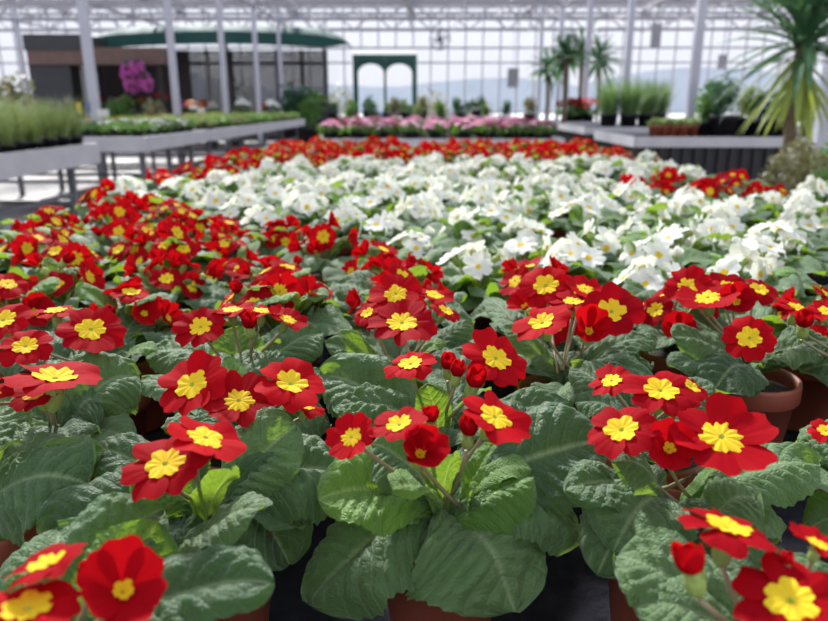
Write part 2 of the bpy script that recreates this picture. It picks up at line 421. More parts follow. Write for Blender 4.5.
hero('D1', -.165, .60, 'red primrose with a flat line of edge-on blooms above a rounded green leaf')
hero('D2', -.017, .60, 'red primrose with stacked clump of blooms and slim bright green leaf at left')
hero('D3', .13, .60, 'red primrose with four blooms spread wide above a dark gap')
hero('D4', .318, .635, 'red primrose with full round bloom above a fully visible terracotta pot')
hero('D5', .44, .60, 'red primrose cut by the right edge beside the visible terracotta pot')
hero('C4', .300, .400, 'red primrose cut by the right edge in front of the fully visible terracotta pot')

CR = RGT; CU = UPV; CB = -FWD
def F(key, px, py, w, ratio, lean=0, h=.18, kind='open', var=None, spin=None):
    """open flower measured in the photograph: place, width, foreshortening and lean give its real pose"""
    root = HERO[key]; p = at_h(px, py, h) - root.location
    zc = (p + root.location - CAM).dot(FWD); rad = w / 2 * zc / FPX / .97
    al = math.acos(min(1, ratio)); vd = (CAM - (p + root.location)).normalized()
    xx = V((0, 0, 1)).cross(vd).normalized(); yy = vd.cross(xx)
    n = vd * math.cos(al) + (yy * math.cos(R(lean)) + xx * math.sin(R(lean))) * math.sin(al)
    rs = random.Random(int(px * 7 + py))
    if kind == 'cup': n = vd * .93 + yy * .30 + xx * .15
    if kind == 'open': me = RED_OPEN[rs.randrange(6) if var is None else var]; cal = CALYX; nm = 'flower'
    elif kind == 'cup': me = CUP[rs.randrange(3) if var is None else var]; cal = CALYX; nm = 'flower'; rad *= 1.6
    else: me = BUD[rs.randrange(2)]; cal = CALYXB; nm = 'bud'; rad *= 2.3
    add_flower(root, p, n, rad, me, rs.uniform(0, 6) if spin is None else spin, nm, True, (rs.uniform(-.012, .012), rs.uniform(-.012, .012), .106), cal)
for a in [
    ('A0', 48, 568, 92, .30, -8, .175), ('A0', 28, 612, 118, .55, 5, .18), ('A0', 122, 594, 72, .75, 15, .185, 'cup'), ('A0', 88, 582, 24, .6, 0, .19, 'bud'),
    ('A3', 727, 532, 112, .30, 6, .175), ('A3', 694, 578, 40, .5, -20, .18, 'bud'), ('A3', 790, 603, 122, .80, 0, .185), ('A3', 818, 545, 62, .3, 10, .175), ('A3', 786, 566, 16, .5, 0, .18, 'bud'),
    ('B1', 166, 466, 98, .68, -12, .18), ('B1', 205, 440, 92, .50, 25, .170),
    ('B2', 352, 438, 56, .80, -40, .175), ('B2', 400, 427, 66, .55, -20, .170), ('B2', 419, 456, 56, .8, 0, .185, 'cup'), ('B2', 494, 419, 86, .55, 30, .172), ('B2', 468, 438, 25, .5, 5, .18, 'bud'), ('B2', 431, 424, 22, .5, 0, .175, 'bud'),
    ('B3', 622, 432, 84, .72, -18, .180), ('B3', 721, 439, 108, .70, 12, .178), ('B3', 668, 450, 44, .7, 0, .188, 'cup'),
    ('C0', 55, 382, 100, .36, 12, .18), ('C0', 38, 396, 60, .5, -20, .19),
    ('C1', 193, 386, 84, .72, -30, .178), ('C1', 239, 402, 76, .75, 0, .186), ('C1', 290, 386, 80, .66, 22, .176), ('C1', 305, 408, 44, .3, 20, .19),
    ('C2', 411, 366, 60, .50, -10, .18), ('C2', 495, 360, 76, .66, 30, .176), ('C2', 448, 371, 20, .5, 0, .185, 'bud'), ('C2', 456, 378, 20, .5, 10, .185, 'bud'), ('C2', 472, 388, 26, .6, 20, .187, 'bud'),
    ('C3', 660, 393, 84, .62, 5, .172), ('C3', 612, 382, 50, .6, -20, .175), ('C3', 690, 388, 46, .4, 30, .178),
    ('D0', 26, 348, 60, .66, -5, .182), ('D0', 91, 331, 70, .76, 5, .178), ('D0', 4, 322, 64, .6, -15, .175), ('D0', 56, 313, 52, .25, 0, .17), ('D0', -8, 395, 44, .5, 0, .18),
    ('D1', 201, 328, 56, .78, -15, .18), ('D1', 232, 311, 50, .28, 0, .172), ('D1', 262, 312, 48, .26, 10, .172), ('D1', 287, 320, 46, .42, 25, .178), ('D1', 250, 330, 20, .5, 0, .18, 'bud'),
    ('D2', 396, 295, 58, .74, -6, .172), ('D2', 402, 325, 76, .60, 0, .180), ('D2', 434, 296, 46, .4, 15, .174), ('D2', 368, 314, 34, .6, -30, .18), ('D2', 445, 312, 40, .4, 30, .18),
    ('D3', 546, 287, 62, .78, -10, .172), ('D3', 543, 325, 64, .58, -22, .182), ('D3', 611, 313, 68, .82, 12, .176), ('D3', 588, 333, 46, .8, 0, .184, 'cup'), ('D3', 585, 290, 44, .5, 15, .172), ('D3', 573, 303, 50, .35, 0, .178),
    ('D4', 749, 339, 58, .90, 0, .182), ('D4', 688, 288, 52, .80, -10, .170), ('D4', 708, 299, 64, .52, -10, .174), ('D4', 727, 288, 48, .6, 10, .172), ('D4', 758, 291, 46, .5, 20, .172), ('D4', 735, 303, 30, .7, 0, .178, 'cup'),
    ('D5', 798, 310, 54, .28, 20, .178), ('D5', 803, 329, 22, .5, 0, .184, 'bud'), ('D5', 826, 312, 40, .5, 10, .18),
    ('C4', 826, 432, 40, .7, 0, .186)]:
    F(*a[:7], **({'kind': a[7]} if len(a) > 7 else {}))

def L(key, tx, ty, th, width, lift=.03, roll=0, fold=.2, curl=.35, m=None, bx=0., by=0., seed=None, rug=1., cx=None, ruffle=.08):
    """leaf from the plant's crown to a measured tip"""
    root = HERO[key]; b = V((bx, by, .090)); t = at_h(tx, ty, th) - root.location
    c = b * .5 + t * .5 + V((0, 0, lift))
    if cx: c += V(cx)
    sd = int(tx * 3 + ty) if seed is None else seed
    g = MB(); g.grid(leaf_fn(b, c, t, width * 1.17, -R(roll), fold, curl, sd, rug, ruffle=ruffle), 26, 66, tipped=True)
    o = g.build('leaf', m or M_LEAF, root, True); return o
for a, k in [
    # central plant
    (('B2', 514, 612, .275, .082, .040), dict(roll=-6, fold=.12, curl=.35)),
    (('B2', 318, 500, .222, .055, .022), dict(roll=22, fold=.30, m=M_LEAF2, curl=.25)),
    (('B2', 308, 602, .285, .070, .045), dict(roll=10, fold=.15, curl=.4)),
    (('B2', 606, 440, .205, .068, .022), dict(roll=-30, fold=.10, curl=.3)),
    (('B2', 578, 540, .262, .062, .050), dict(roll=-20, fold=.35)),
    (('B2', 452, 455, .195, .022, .01), dict(m=M_LEAF2, fold=.8, bx=.0, by=-.01)),
    (('B2', 496, 446, .195, .026, .006), dict(m=M_LEAF2, fold=.8, bx=.012, by=-.01)),
    (('B2', 534, 478, .215, .032, .012), dict(m=M_LEAF2, fold=-.2, curl=.8, by=-.015)),
    (('B2', 398, 580, .285, .055, .04), dict(roll=5)),
    (('B2', 372, 448, .205, .05, .025), dict(roll=20)),
    (('B2', 540, 415, .235, .05, .03), dict(roll=-20)),
    # left of centre
    (('B1', 264, 508, .205, .036, .012), dict(roll=-12, fold=.15, bx=-.01, by=-.035)),
    (('B1', 42, 537, .235, .050, .028), dict(roll=25, fold=.25)),
    (('B1', 238, 566, .272, .056, .04), dict(fold=.2)),
    (('B1', 150, 560, .272, .056, .04), dict(fold=.2, roll=10)),
    (('B1', 352, 478, .232, .062, .035), dict(roll=-14, fold=.25, curl=.5)),
    (('B1', 296, 424, .192, .048, .012), dict(roll=-38, fold=.25)),
    (('B1', 90, 446, .215, .036, .02), dict(roll=20)),
    (('B1', 288, 564, .272, .05, .045), dict(roll=-30, fold=.6, curl=0)),
    (('B1', 130, 470, .21, .036, .01), dict(m=M_LEAF2, roll=30, fold=.4)),
    (('B1', 232, 470, .2, .022, .01), dict(m=M_LEAF2, roll=30, fold=.7, by=-.02)),
    # left edge plant with the broad leaf
    (('B0', 88, 482, .222, .066, .030), dict(roll=-30, fold=.16, curl=.3)),
    (('B0', 8, 396, .205, .044, .02), dict(roll=-30, fold=.2)),
    (('B0', 60, 440, .235, .06, .03), dict(roll=-20, fold=.2)),
    (('B0', 104, 452, .212, .030, .015), dict(m=M_LEAF2, roll=-40, fold=.3)),
    (('B0', 10, 560, .27, .06, .04), dict(roll=-10, fold=.2)),
    # bottom left plant
    (('A0', 163, 508, .205, .042, .020), dict(roll=-22, fold=.45, rug=1.6, bx=-.01)),
    (('A0', 158, 522, .200, .040, .004), dict(roll=-60, fold=.25, m=M_LEAF2, bx=.015, by=-.005)),
    (('A0', 274, 584, .205, .044, .028), dict(roll=-12, fold=.25, rug=1.5)),
    (('A0', 60, 530, .23, .05, .02), dict(roll=10, fold=.25)),
    (('A0', 215, 615, .235, .04, .02), dict(roll=0, fold=.25)),
    # right front plant
    (('B3', 757, 497, .215, .042, .022), dict(roll=-12, fold=.1, by=-.03)),
    (('B3', 612, 552, .240, .056, .050), dict(roll=14, fold=.1)),
    (('B3', 612, 462, .198, .026, .034), dict(roll=35, fold=-.3, curl=.2, by=-.01)),
    (('B3', 566, 492, .218, .042, .028), dict(roll=10, fold=.2)),
    (('B3', 815, 468, .222, .048, .03), dict(roll=-16, fold=.25)),
    (('B3', 676, 575, .262, .055, .055), dict(roll=0, fold=.2)),
    (('B3', 778, 530, .262, .05, .045), dict(roll=-10, fold=.2)),
    (('B3', 598, 575, .255, .05, .05), dict(roll=14, fold=.1)),
    
    # bottom right plant
    (('A3', 616, 558, .220, .046, .024), dict(roll=20, fold=.2)),
    (('A3', 636, 604, .225, .036, .02), dict(roll=10, fold=.2)),
    (('A3', 775, 545, .21, .036, .01), dict(roll=-10, fold=.2)),
    (('A3', 838, 575, .215, .04, .02), dict(roll=-20, fold=.2)),
    # second row
    (('C0', 138, 376, .215, .060, .028), dict(roll=-35, fold=.35)),
    (('C0', 112, 412, .235, .060, .035), dict(roll=-10, fold=.2, curl=.6)),
    (('C0', 30, 440, .255, .060, .035), dict(roll=0, fold=.2)),
    (('C0', -10, 410, .235, .06, .035), dict(roll=20, fold=.2)),
    (('C0', 70, 350, .235, .05, .025), dict(roll=0, fold=.2)),
    (('C1', 142, 378, .215, .034, .02), dict(roll=10, fold=.1)),
    (('C1', 318, 372, .22, .05, .03), dict(roll=-30, fold=.2)),
    (('C1', 178, 430, .25, .055, .04), dict(fold=.3)),
    (('C1', 268, 444, .25, .06, .04), dict(fold=.3)),
    (('C1', 330, 425, .245, .055, .04), dict(roll=-15, fold=.3)),
    (('C1', 232, 355, .22, .05, .03), dict(fold=.3)),
    (('C2', 322, 372, .212, .058, .022), dict(roll=38, fold=.2)),
    (('C2', 334, 408, .225, .046, .026), dict(roll=14, fold=.2, rug=1.7)),
    (('C2', 420, 440, .25, .05, .03), dict(fold=.2)),
    (('C2', 570, 402, .225, .036, .026), dict(roll=-10, fold=.1)),
    (('C2', 548, 440, .245, .05, .035), dict(roll=-10, fold=.1)),
    (('C2', 426, 384, .195, .024, .006), dict(m=M_LEAF2, roll=60, fold=.3, by=-.02)),
    (('C2', 470, 340, .23, .05, .03), dict(fold=.2)),
    (('C3', 575, 402, .225, .036, .026), dict(roll=10, fold=.2)),
    (('C3', 713, 383, .197, .034, .016), dict(roll=-20, fold=.1, m=M_LEAF)),
    (('C3', 572, 366, .215, .034, .02), dict(roll=20, fold=.2)),
    
    (('C3', 640, 440, .25, .05, .03), dict(roll=0, fold=.2)),
    
    (('C4', 800, 432, .225, .04, .03), dict(roll=20, fold=.2)),
    (('C4', 800, 470, .25, .05, .03), dict(roll=10, fold=.2)),
    # third row
    (('D1', 238, 326, .20, .044, .0), dict(m=M_LEAF2, roll=0, fold=.15, by=-.02)),
    (('D1', 322, 332, .215, .050, .022), dict(roll=-30, fold=.2)),
    (('D1', 150, 350, .225, .05, .03), dict(roll=15, fold=.2)),
    (('D1', 210, 372, .24, .05, .03), dict(fold=.2)),
    (('D1', 290, 368, .235, .05, .03), dict(fold=.2)),
    (('D1', 270, 300, .235, .05, .03), dict(fold=.2)),
    (('D2', 338, 332, .195, .022, .008), dict(m=M_LEAF2, roll=30, fold=.5, bx=-.01)),
    (('D2', 326, 343, .212, .034, .02), dict(roll=20, fold=.1)),
    (('D2', 360, 372, .225, .038, .03), dict(fold=.2)),
    (('D2', 472, 322, .205, .030, .02), dict(roll=-20, fold=-.1, curl=.6)),
    (('D2', 470, 345, .222, .04, .025), dict(roll=-20, fold=.2)),
    (('D2', 335, 300, .222, .05, .025), dict(roll=20, fold=.2)),
    (('D3', 504, 326, .198, .026, .02), dict(roll=20, fold=.2)),
    (('D3', 522, 362, .232, .040, .03), dict(fold=.2, m=M_LEAF)),
    (('D3', 600, 372, .24, .055, .03), dict(fold=.2)),
    (('D3', 656, 340, .215, .034, .03), dict(roll=-15, fold=.2)),
    (('D3', 650, 365, .235, .045, .03), dict(roll=-10, fold=.3)),
    (('D3', 488, 298, .21, .03, .02), dict(roll=10, fold=.2)),
    (('D4', 672, 336, .205, .046, .015), dict(roll=25, fold=.15)),
    (('D4', 668, 366, .225, .034, .02), dict(roll=25, fold=.3)),
    (('D4', 712, 392, .240, .055, .035), dict(roll=15, fold=.2)),
    (('D4', 828, 345, .215, .05, .03), dict(roll=-15, fold=.3)),
    (('D4', 820, 362, .225, .05, .035), dict(roll=-10, fold=.3)),
    (('D4', 660, 300, .21, .04, .02), dict(roll=20, fold=.2)),
    (('D4', 800, 290, .22, .05, .03), dict(roll=-20, fold=.2)),
    (('D5', 800, 300, .22, .05, .03), dict(roll=20, fold=.2)),
    (('D5', 850, 360, .23, .05, .03), dict(roll=20, fold=.2)),
    (('D5', 800, 372, .24, .05, .03), dict(roll=20, fold=.2)),
    (('D0', 150, 308, .215, .040, .025), dict(roll=-20, fold=.2)),
    (('D0', 128, 352, .225, .055, .03), dict(roll=-30, fold=.3)),
    (('D0', 18, 305, .21, .04, .02), dict(roll=20, fold=.2)),
    (('D0', 60, 372, .24, .055, .035), dict(roll=0, fold=.3)),
    (('D0', 110, 300, .22, .04, .02), dict(roll=-20, fold=.2)),
    (('D0', 0, 360, .235, .055, .035), dict(roll=20, fold=.3))]:
    L(*a, **k)

# ---- leaf library and rosettes for the rest of the bed
LEAFLIB = []; LEAFARGS = []
for i in range(12):
    rs = random.Random(100 + i); ln = rs.uniform(.065, .092); up = rs.uniform(.0, .032)
    if i % 4 == 3: ln *= .62; up = ln * 1.15
    args = dict(b=(0, 0, 0), c=(ln * .45, rs.uniform(-.01, .01), up * .5 + .028), t=(ln, rs.uniform(-.012, .012), up - .004),
                width=rs.uniform(.048, .062) * (.62 if i % 4 == 3 else 1), roll=R(rs.uniform(-18, 18)), fold=rs.uniform(.1, .4), curl=rs.uniform(.1, .5), seed=i)
    LEAFARGS.append(args)
    g = MB(); g.grid(leaf_fn(**args), 14, 32, tipped=True); LEAFLIB.append(g.mesh('primrose_leaf', M_LEAF2 if i % 4 == 3 else M_LEAF, True))
def rosette(rs, n=13):
    out = []
    for k in range(n):
        out.append((rs.randrange(12), 2 * math.pi * k / n * 1.0 + rs.uniform(-.25, .25), rs.uniform(.8, 1.12), rs.uniform(-.15, .25)))
    return out
def leafM(a, s, tilt): return Matrix.Translation((0, 0, .090)) @ Matrix.Rotation(a, 4, 'Z') @ Matrix.Rotation(-tilt, 4, 'Y') @ Matrix.Scale(s, 4)
def umbel(rs, n, white=False):
    out = []
    for k in range(n):
        a = 2.4 * k + rs.uniform(-.4, .4); rr = .050 * math.sqrt((k + .3) / n) * (.80 if white else 1)
        z = .154 - .5 * rr + rs.uniform(-.012, .010)
        tl = rs.uniform(.1, 1.15) + rr * 7
        n_ = V((math.cos(a) * math.sin(tl), math.sin(a) * math.sin(tl) - .12, math.cos(tl)))
        out.append((V((rr * math.cos(a), rr * math.sin(a), z)), n_, rs.uniform(.021, .026), rs.uniform(0, 6)))
    return out
# extra library leaves behind the measured ones, so no crown is bare
for key, root in HERO.items():
    rs = random.Random(sum(map(ord, key)))
    for li, a, s, tl in rosette(rs, 9 if key == 'C4' else 6 if key[0] not in 'AB' else 3):
        link('leaf', LEAFLIB[li], root, leafM(a, s * (.58 if key == 'D4' else .8), tl - (.12 if key != 'D4' else -.1)))

# merged foliage and blossom variants for the smaller, farther plants
FOL, RB, WB = [], [], []
def merge_into(g, fn, M, nu, nv, mi): g.grid(lambda u, v: M @ fn(u, v), nu, nv, mi)
for i in range(7):
    rs = random.Random(300 + i); g = MB()
    for li, a, s, tl in rosette(rs, 13): merge_into(g, leaf_fn(**LEAFARGS[li]), leafM(a, s, tl), 6, 9, 1 if li % 4 == 3 else 0)
    FOL.append(g.mesh('primrose_foliage', [M_LEAF, M_LEAF2], True))
    for white, lst in ((False, RB), (True, WB)):
        g = MB()
        for p, n_, r_, sp in umbel(rs, rs.randint(6, 8) + (0 if white else 3), white):
            M = Matrix.Translation(p) @ orient(n_, sp) @ Matrix.Scale(r_ * 1.05, 4); q = rs.randrange(4)
            for k in range(5):
                fn, _, _ = petal_pts(5, k, (14, 10, 24, 6)[q], (-26, -6, -44, 8)[q], 1.26 if white else 1.42, .15, q + 70, spiral=.04)
                merge_into(g, fn, M, 6, 3, 0)
            e = MB(); make_eye(e, 5, .19 if white else .27, q, lo=True)
            b0 = len(g.v); g.v += [M @ p2 for p2 in e.v]
            for f in e.f: g.face([b0 + x for x in f], 1)
        # every face needs a uv entry only where it has one
        lst.append(g.mesh('primrose_blossoms', [M_WHITE if white else M_RED, M_YEL], True))

ORD = ['zeroth', 'first', 'second', 'third', 'fourth', 'fifth', 'sixth', 'seventh', 'eighth', 'ninth', 'tenth', 'eleventh', 'twelfth', 'thirteenth', 'fourteenth', 'fifteenth', 'sixteenth',
       'seventeenth', 'eighteenth', 'nineteenth', 'twentieth', 'twenty-first', 'twenty-second', 'twenty-third', 'twenty-fourth', 'twenty-fifth', 'twenty-sixth', 'twenty-seventh',
       'twenty-eighth', 'twenty-ninth', 'thirtieth', 'thirty-first', 'thirty-second', 'thirty-third', 'thirty-fourth', 'thirty-fifth']
def is_white(x, y):
    near = .84 if x > .1 else .84 + (.1 - x) * 1.02
    if x > .55 and 1.72 < y < 2.12: return False
    far = 2.72 if x > -.3 else 2.72 + (x + .3) * 1.7
    return near < y < far
def visible(x, y):
    r = V((x, y, TABLE_Z + .12)) - CAM; z = r.dot(FWD); return abs(414 + r.dot(RGT) / z * FPX - 414) < 414 + .13 * FPX / z
def zone(x, y):
    if is_white(x, y): return 'white'
    return 'far red' if y > 2 and not (x > .5 and y < 2.2) else ('right red' if (x > .5 and y > 1.5) else 'red')
xs_all = [-.725 + i * .1425 for i in range(12)]
row = 5; y = .715
while y < BY1 - .10:
    for ci, gx in enumerate(xs_all):
        rs = random.Random(int(row * 100 + ci)); x = gx + (.071 if row % 2 and row > 6 else 0) + rs.uniform(-.028, .028); yy = y + rs.uniform(-.026, .026)
        if x > BX1 - .06: continue
        if not visible(x, yy): continue
        zn = zone(x, yy); w = zn == 'white'
        side = f'{ORD[ci + 1]} from the left edge' if ci < 6 else (f'{ORD[12 - ci]} from the right edge' if ci < 12 else '')
        label = f"{'white' if w else 'red'} primrose in the {ORD[row]} row back, {side} of the bench"
        grp = {'white': 'white primroses filling the middle of the bench', 'far red': 'red primroses at the far end of the bench', 'right red': 'red primroses by the right edge of the bench', 'red': 'red primroses in the near part of the bench'}[zn]
        root = plant_root('white' if w else 'red', x, yy, label, grp)
        root.rotation_euler.z = rs.uniform(-.5, .5)
        sc = rs.uniform(.9, 1.08); root.scale = (1, 1, sc)
        add_pot(root, row < 10)
        if row <= 6:
            for li, a, s, tl in rosette(rs, 13): link('leaf', LEAFLIB[li], root, leafM(a, s, tl))
        else: link('foliage', FOL[rs.randrange(7)], root, Matrix.Rotation(rs.uniform(0, 6), 4, 'Z'))
        if row <= 14:
            nfl = rs.randint(5, 8) if w else rs.randint(7, 11)
            for k, (p, n_, r_, sp) in enumerate(umbel(rs, nfl, w)):
                if rs.random() < .09:
                    add_flower(root, p, n_, r_ * .8, WBUD if w else BUD[k % 2], sp, 'bud', row < 9, None, CALYXB)
                else:
                    lib = WHITE_OPEN if w else (CUP if rs.random() < .2 else RED_OPEN)
                    add_flower(root, p, n_, r_ * (1.05 if w else 1), rs.choice(lib), sp, 'flower', row < 9, None, CALYX if row < 9 else None)
        else:
            link('blossoms', (WB if w else RB)[rs.randrange(7)], root, Matrix.Rotation(rs.uniform(0, 6), 4, 'Z'))
    row += 1; y += GRID_DY

# ------------------------------------------------------------------ the greenhouse
ZEND = 24.0
def S(name, mb, m, parent=None, **k): return mb.build(name, m, parent, kind=None if parent else 'structure', **k)
S('floor', MB().box((0, 10, -.05), (44, 30, .1)), M_FLOOR)
S('ground_outside', MB().box((0, 90, -.16), (220, 130, .1)), M_SNOW)
g = MB()
g.grid(lambda u, v: V(((u - .5) * 260, 120 + v * 6, -1 + v * (3.5 + 9 * abs(noise.noise(V((u * 5, 3, 0)))) + 3 * u))), 60, 3); S('hills', g, M_HILL)
GUT = [-.405 + 3.685 * k for k in range(-5, 6)]
for k, z in enumerate((6, 9, 12, 15, 18, 21)):
    for s, X in (('left', -4.09), ('right', 3.28)):
        o = empty('column', (X, z, 0), kind='structure')
        o['label'] = f'white painted steel greenhouse column, {ORD[k + 1]} of the row on the {s}'
        MB().box((0, 0, 1.99), (.10, .09, 3.98)).build('post', M_COL, o); MB().box((0, 0, .02), (.25, .22, .04)).build('foot_plate', M_COL, o)
for X in (-11.46, 10.65):
    for z in (9, 12, 15, 18, 21):
        o = empty('column', (X, z, 0), kind='structure'); MB().box((0, 0, 1.99), (.10, .09, 3.98)).build('post', M_COL, o)
for z in (0, 3, 6, 9, 12, 15, 18, 21, 24):
    m = MB(); m.bar((GUT[0], z, 3.45), (GUT[-1], z, 3.45), .08, .10); m.bar((GUT[0], z, 3.93), (GUT[-1], z, 3.93), .07, .09)
    x = GUT[0]; i = 0
    while x < GUT[-1] - .1:
        m.bar((x, z, 3.45 if i % 2 else 3.93), (x + .614, z, 3.93 if i % 2 else 3.45), .045); x += .614; i += 1
    S('roof_truss', m, M_BEAM)
for X in GUT:
    S('gutter', MB().box((X, 10.5, 4.04), (.18, 27, .14)), M_BEAM)
    m = MB(); m.bar((X, -3, 3.40), (X, ZEND, 3.40), .05, .06); yy = -3; i = 0
    while yy < ZEND - .1: m.bar((X, yy, 3.4 if i % 2 else 3.95), (X, yy + .75, 3.95 if i % 2 else 3.4), .03); yy += .75; i += 1
    S('lattice_beam', m, M_BEAM)
gl = MB(); fr = MB()
for i in range(len(GUT) - 1):
    a, b = GUT[i], GUT[i + 1]; c = (a + b) / 2; zr = 4.85
    fr.bar((c, -3, zr), (c, ZEND, zr), .06)
    for (x0, x1, z0, z1) in ((a, c, 4.1, zr), (b, c, 4.1, zr)):
        n0 = len(gl.v); gl.v += [V((x0, -3, z0)), V((x0, ZEND, z0)), V((x1, ZEND, z1)), V((x1, -3, z1))]; gl.face((n0, n0 + 1, n0 + 2, n0 + 3))
        yy = -3
        while yy <= ZEND: fr.bar((x0, yy, z0), (x1, yy, z1), .05, .05); yy += 1.5
        xm, zm = (x0 + x1) / 2, (z0 + z1) / 2; fr.bar((xm, -3, zm - .03), (xm, ZEND, zm - .03), .05)
S('ceiling', gl, M_RGLASS); S('ceiling_glazing_bars', fr, M_BAR)
for k, X in enumerate((-6.2, -3.0, -1.8, .9, 2.2, 5.2)):
    o = empty('pipe', (X, 0, 3.36 if k % 2 else 3.7), label=f'thin grey pipe running lengthwise under the roof, {ORD[k + 1]} from the left', cat='pipe', group='overhead pipes')
    MB().tube([(0, -3, 0), (0, ZEND, 0)], .02 if k % 2 else .03, 8).build('pipe_run', M_BAR, o, True)
    m = MB()
    for z in range(0, 24, 3): m.bar((0, z, 0), (0, z, .3), .012)
    m.build('hanger', M_BEAM, o)
# end wall
w = empty('window_1', (0, ZEND, 0), kind='structure')
m = MB(); x = GUT[0]
while x <= GUT[-1]:
    if not (-2.4 < x < -.2): m.bar((x, 0, 0), (x, 0, 4.1), .04)
    else: m.bar((x, 0, 2.85), (x, 0, 4.1), .04)
    x += .56
for z in (.9, 2.45, 2.9, 3.45, 4.1):
    if z < 2.5: m.bar((GUT[0], 0, z), (-2.35, 0, z), .05); m.bar((-.25, 0, z), (GUT[-1], 0, z), .05)
    else: m.bar((GUT[0], 0, z), (GUT[-1], 0, z), .06)
m.build('window_frame', M_BEAM, w)
m = MB(); n0 = 0
for (x0, x1, z0, z1) in ((GUT[0], -2.35, 0.5, 4.1), (-.25, GUT[-1], .5, 4.1), (-2.35, -.25, 2.85, 4.1)): m.box(((x0 + x1) / 2, 0, (z0 + z1) / 2), (x1 - x0, .006, z1 - z0))
for i in range(len(GUT) - 1):
    a, b = GUT[i], GUT[i + 1]; n0 = len(m.v); m.v += [V((a, 0, 4.1)), V((b, 0, 4.1)), V(((a + b) / 2, 0, 4.85))]; m.face((n0, n0 + 1, n0 + 2))
m.build('glazing', M_GLASS, w)
m = MB(); m.box(((GUT[0] - 2.35) / 2, 0, .25), (-2.35 - GUT[0], .08, .5)); m.box(((GUT[-1] - .25) / 2, 0, .25), (GUT[-1] + .25, .08, .5)); m.build('sill_panel', M_PALE, w)
for s, X in (('left', GUT[0]), ('right', GUT[-1])):
    w = empty('window_2' if s == 'left' else 'window_3', (X, 0, 0), kind='structure'); m = MB()
    yy = -3
    while yy <= ZEND: m.bar((0, yy, 0), (0, yy, 4.1), .05); yy += 1
    for z in (.5, 1.7, 2.9, 4.1): m.bar((0, -3, z), (0, ZEND, z), .05)
    m.build('window_frame', M_BEAM, w); MB().box((0, 10.5, 2.3), (.006, 27, 3.6)).build('glazing', M_GLASS, w); MB().box((0, 10.5, .25), (.08, 27, .5)).build('sill_panel', M_PALE, w)
# green arched double door
d = empty('door_1', (-1.27, ZEND - .05, -.12), kind='structure')
m = MB(); m.box((-.98, 0, 1.4), (.12, .14, 2.8)); m.box((.98, 0, 1.4), (.12, .14, 2.8)); m.box((0, 0, 2.74), (2.08, .16, .16)); m.build('door_frame', M_GREENP, d)
for s in (-1, 1):
    q = MB(); cxx = s * .46
    q.box((cxx - .44, .02, 1.33), (.05, .06, 2.64)); q.box((cxx + .44, .02, 1.33), (.05, .06, 2.64)); q.box((cxx, .02, .12), (.76, .06, .24)); q.box((cxx, .02, 1.0), (.76, .05, .05))
    for i in range(12):   # arched head filled down to the curve
        a0, a1 = math.pi * i / 12, math.pi * (i + 1) / 12; n0 = len(q.v)
        for yy in (-.01, .05):
            q.v += [V((cxx + .42 * math.cos(a0), yy, 2.24 + .3 * math.sin(a0))), V((cxx + .42 * math.cos(a1), yy, 2.24 + .3 * math.sin(a1))), V((cxx + .42 * math.cos(a1), yy, 2.66)), V((cxx + .42 * math.cos(a0), yy, 2.66))]
        for f in ((0, 1, 2, 3), (4, 7, 6, 5), (0, 4, 5, 1)): q.face([n0 + j for j in f])
    lf = q.build('door_leaf', M_GREENP, d); MB().box((cxx, .03, 1.4), (.76, .006, 2.4)).build('pane', M_GLASS, lf)
    MB().box((cxx - s * .40, -.05, 1.05), (.03, .05, .2)).build('handle', M_STEEL, lf)
# outside: car and bare bushes
def leafball(g, c, r, n, size, rs, squash=1., mi=0):
    for _ in range(n):
        d_ = V((rs.gauss(0, 1), rs.gauss(0, 1), rs.gauss(0, 1))).normalized() * (r * rs.random() ** .4); d_.z *= squash; p = V(c) + d_
        a = V((rs.gauss(0, 1), rs.gauss(0, 1), rs.gauss(0, 1))).normalized(); b = a.cross(V((rs.gauss(0, 1), rs.gauss(0, 1), rs.gauss(0, 1)))).normalized(); s = size * rs.uniform(.6, 1.3)
        n0 = len(g.v); g.v += [p - a * s, p - b * s * .45, p + a * s, p + b * s * .45]; g.face((n0, n0 + 1, n0 + 2, n0 + 3), mi)
car = empty('car', (-.5, 34, -.1), label='dark blue car parked outside behind the green arched door', cat='car')
m = MB(); m.grid(lambda u, v: V(((u - .5) * 3.6, (v - .5) * 1.6, .35 + .5 + (.55 * max(0, math.sin(max(0, min(1, (u - .12) / .76)) * math.pi)) ** .4))), 16, 2); m.box((0, 0, .6), (3.7, 1.65, .5)); m.build('body', M_BLUE, car)
MB().box((0, -.81, 1.1), (2.0, .02, .32)).build('side_window', M_CARG, car)
for x in (-1.1, 1.1):
    for yy in (-.75, .75): MB().tube([(x, yy - .1, .32), (x, yy + .1, .32)], .32, 16).build('wheel', M_TYRE, car)
for i, (px, D, hh) in enumerate(((335, 30, 1.9), (430, 29, 1.7), (240, 30, 2.2), (480, 33, 1.4))):
    p = at_d(px, 105, D); rs = random.Random(i); g = MB(); leafball(g, (0, 0, hh * .6), hh * .5, 500, .09, rs)
    o = empty('bush', (p.x, p.y, -.11), label=('dull bush outside left of the arched door', 'dull bush outside right of the arched door', 'tall bush outside behind the dark hut', 'low bush outside beyond the glass end wall')[i], cat='bush')
    g.build('foliage', M_HAZEL, o); MB().tube([(0, 0, 0), (0, 0, hh * .6)], .04, 6).build('stem', M_BARK, o)

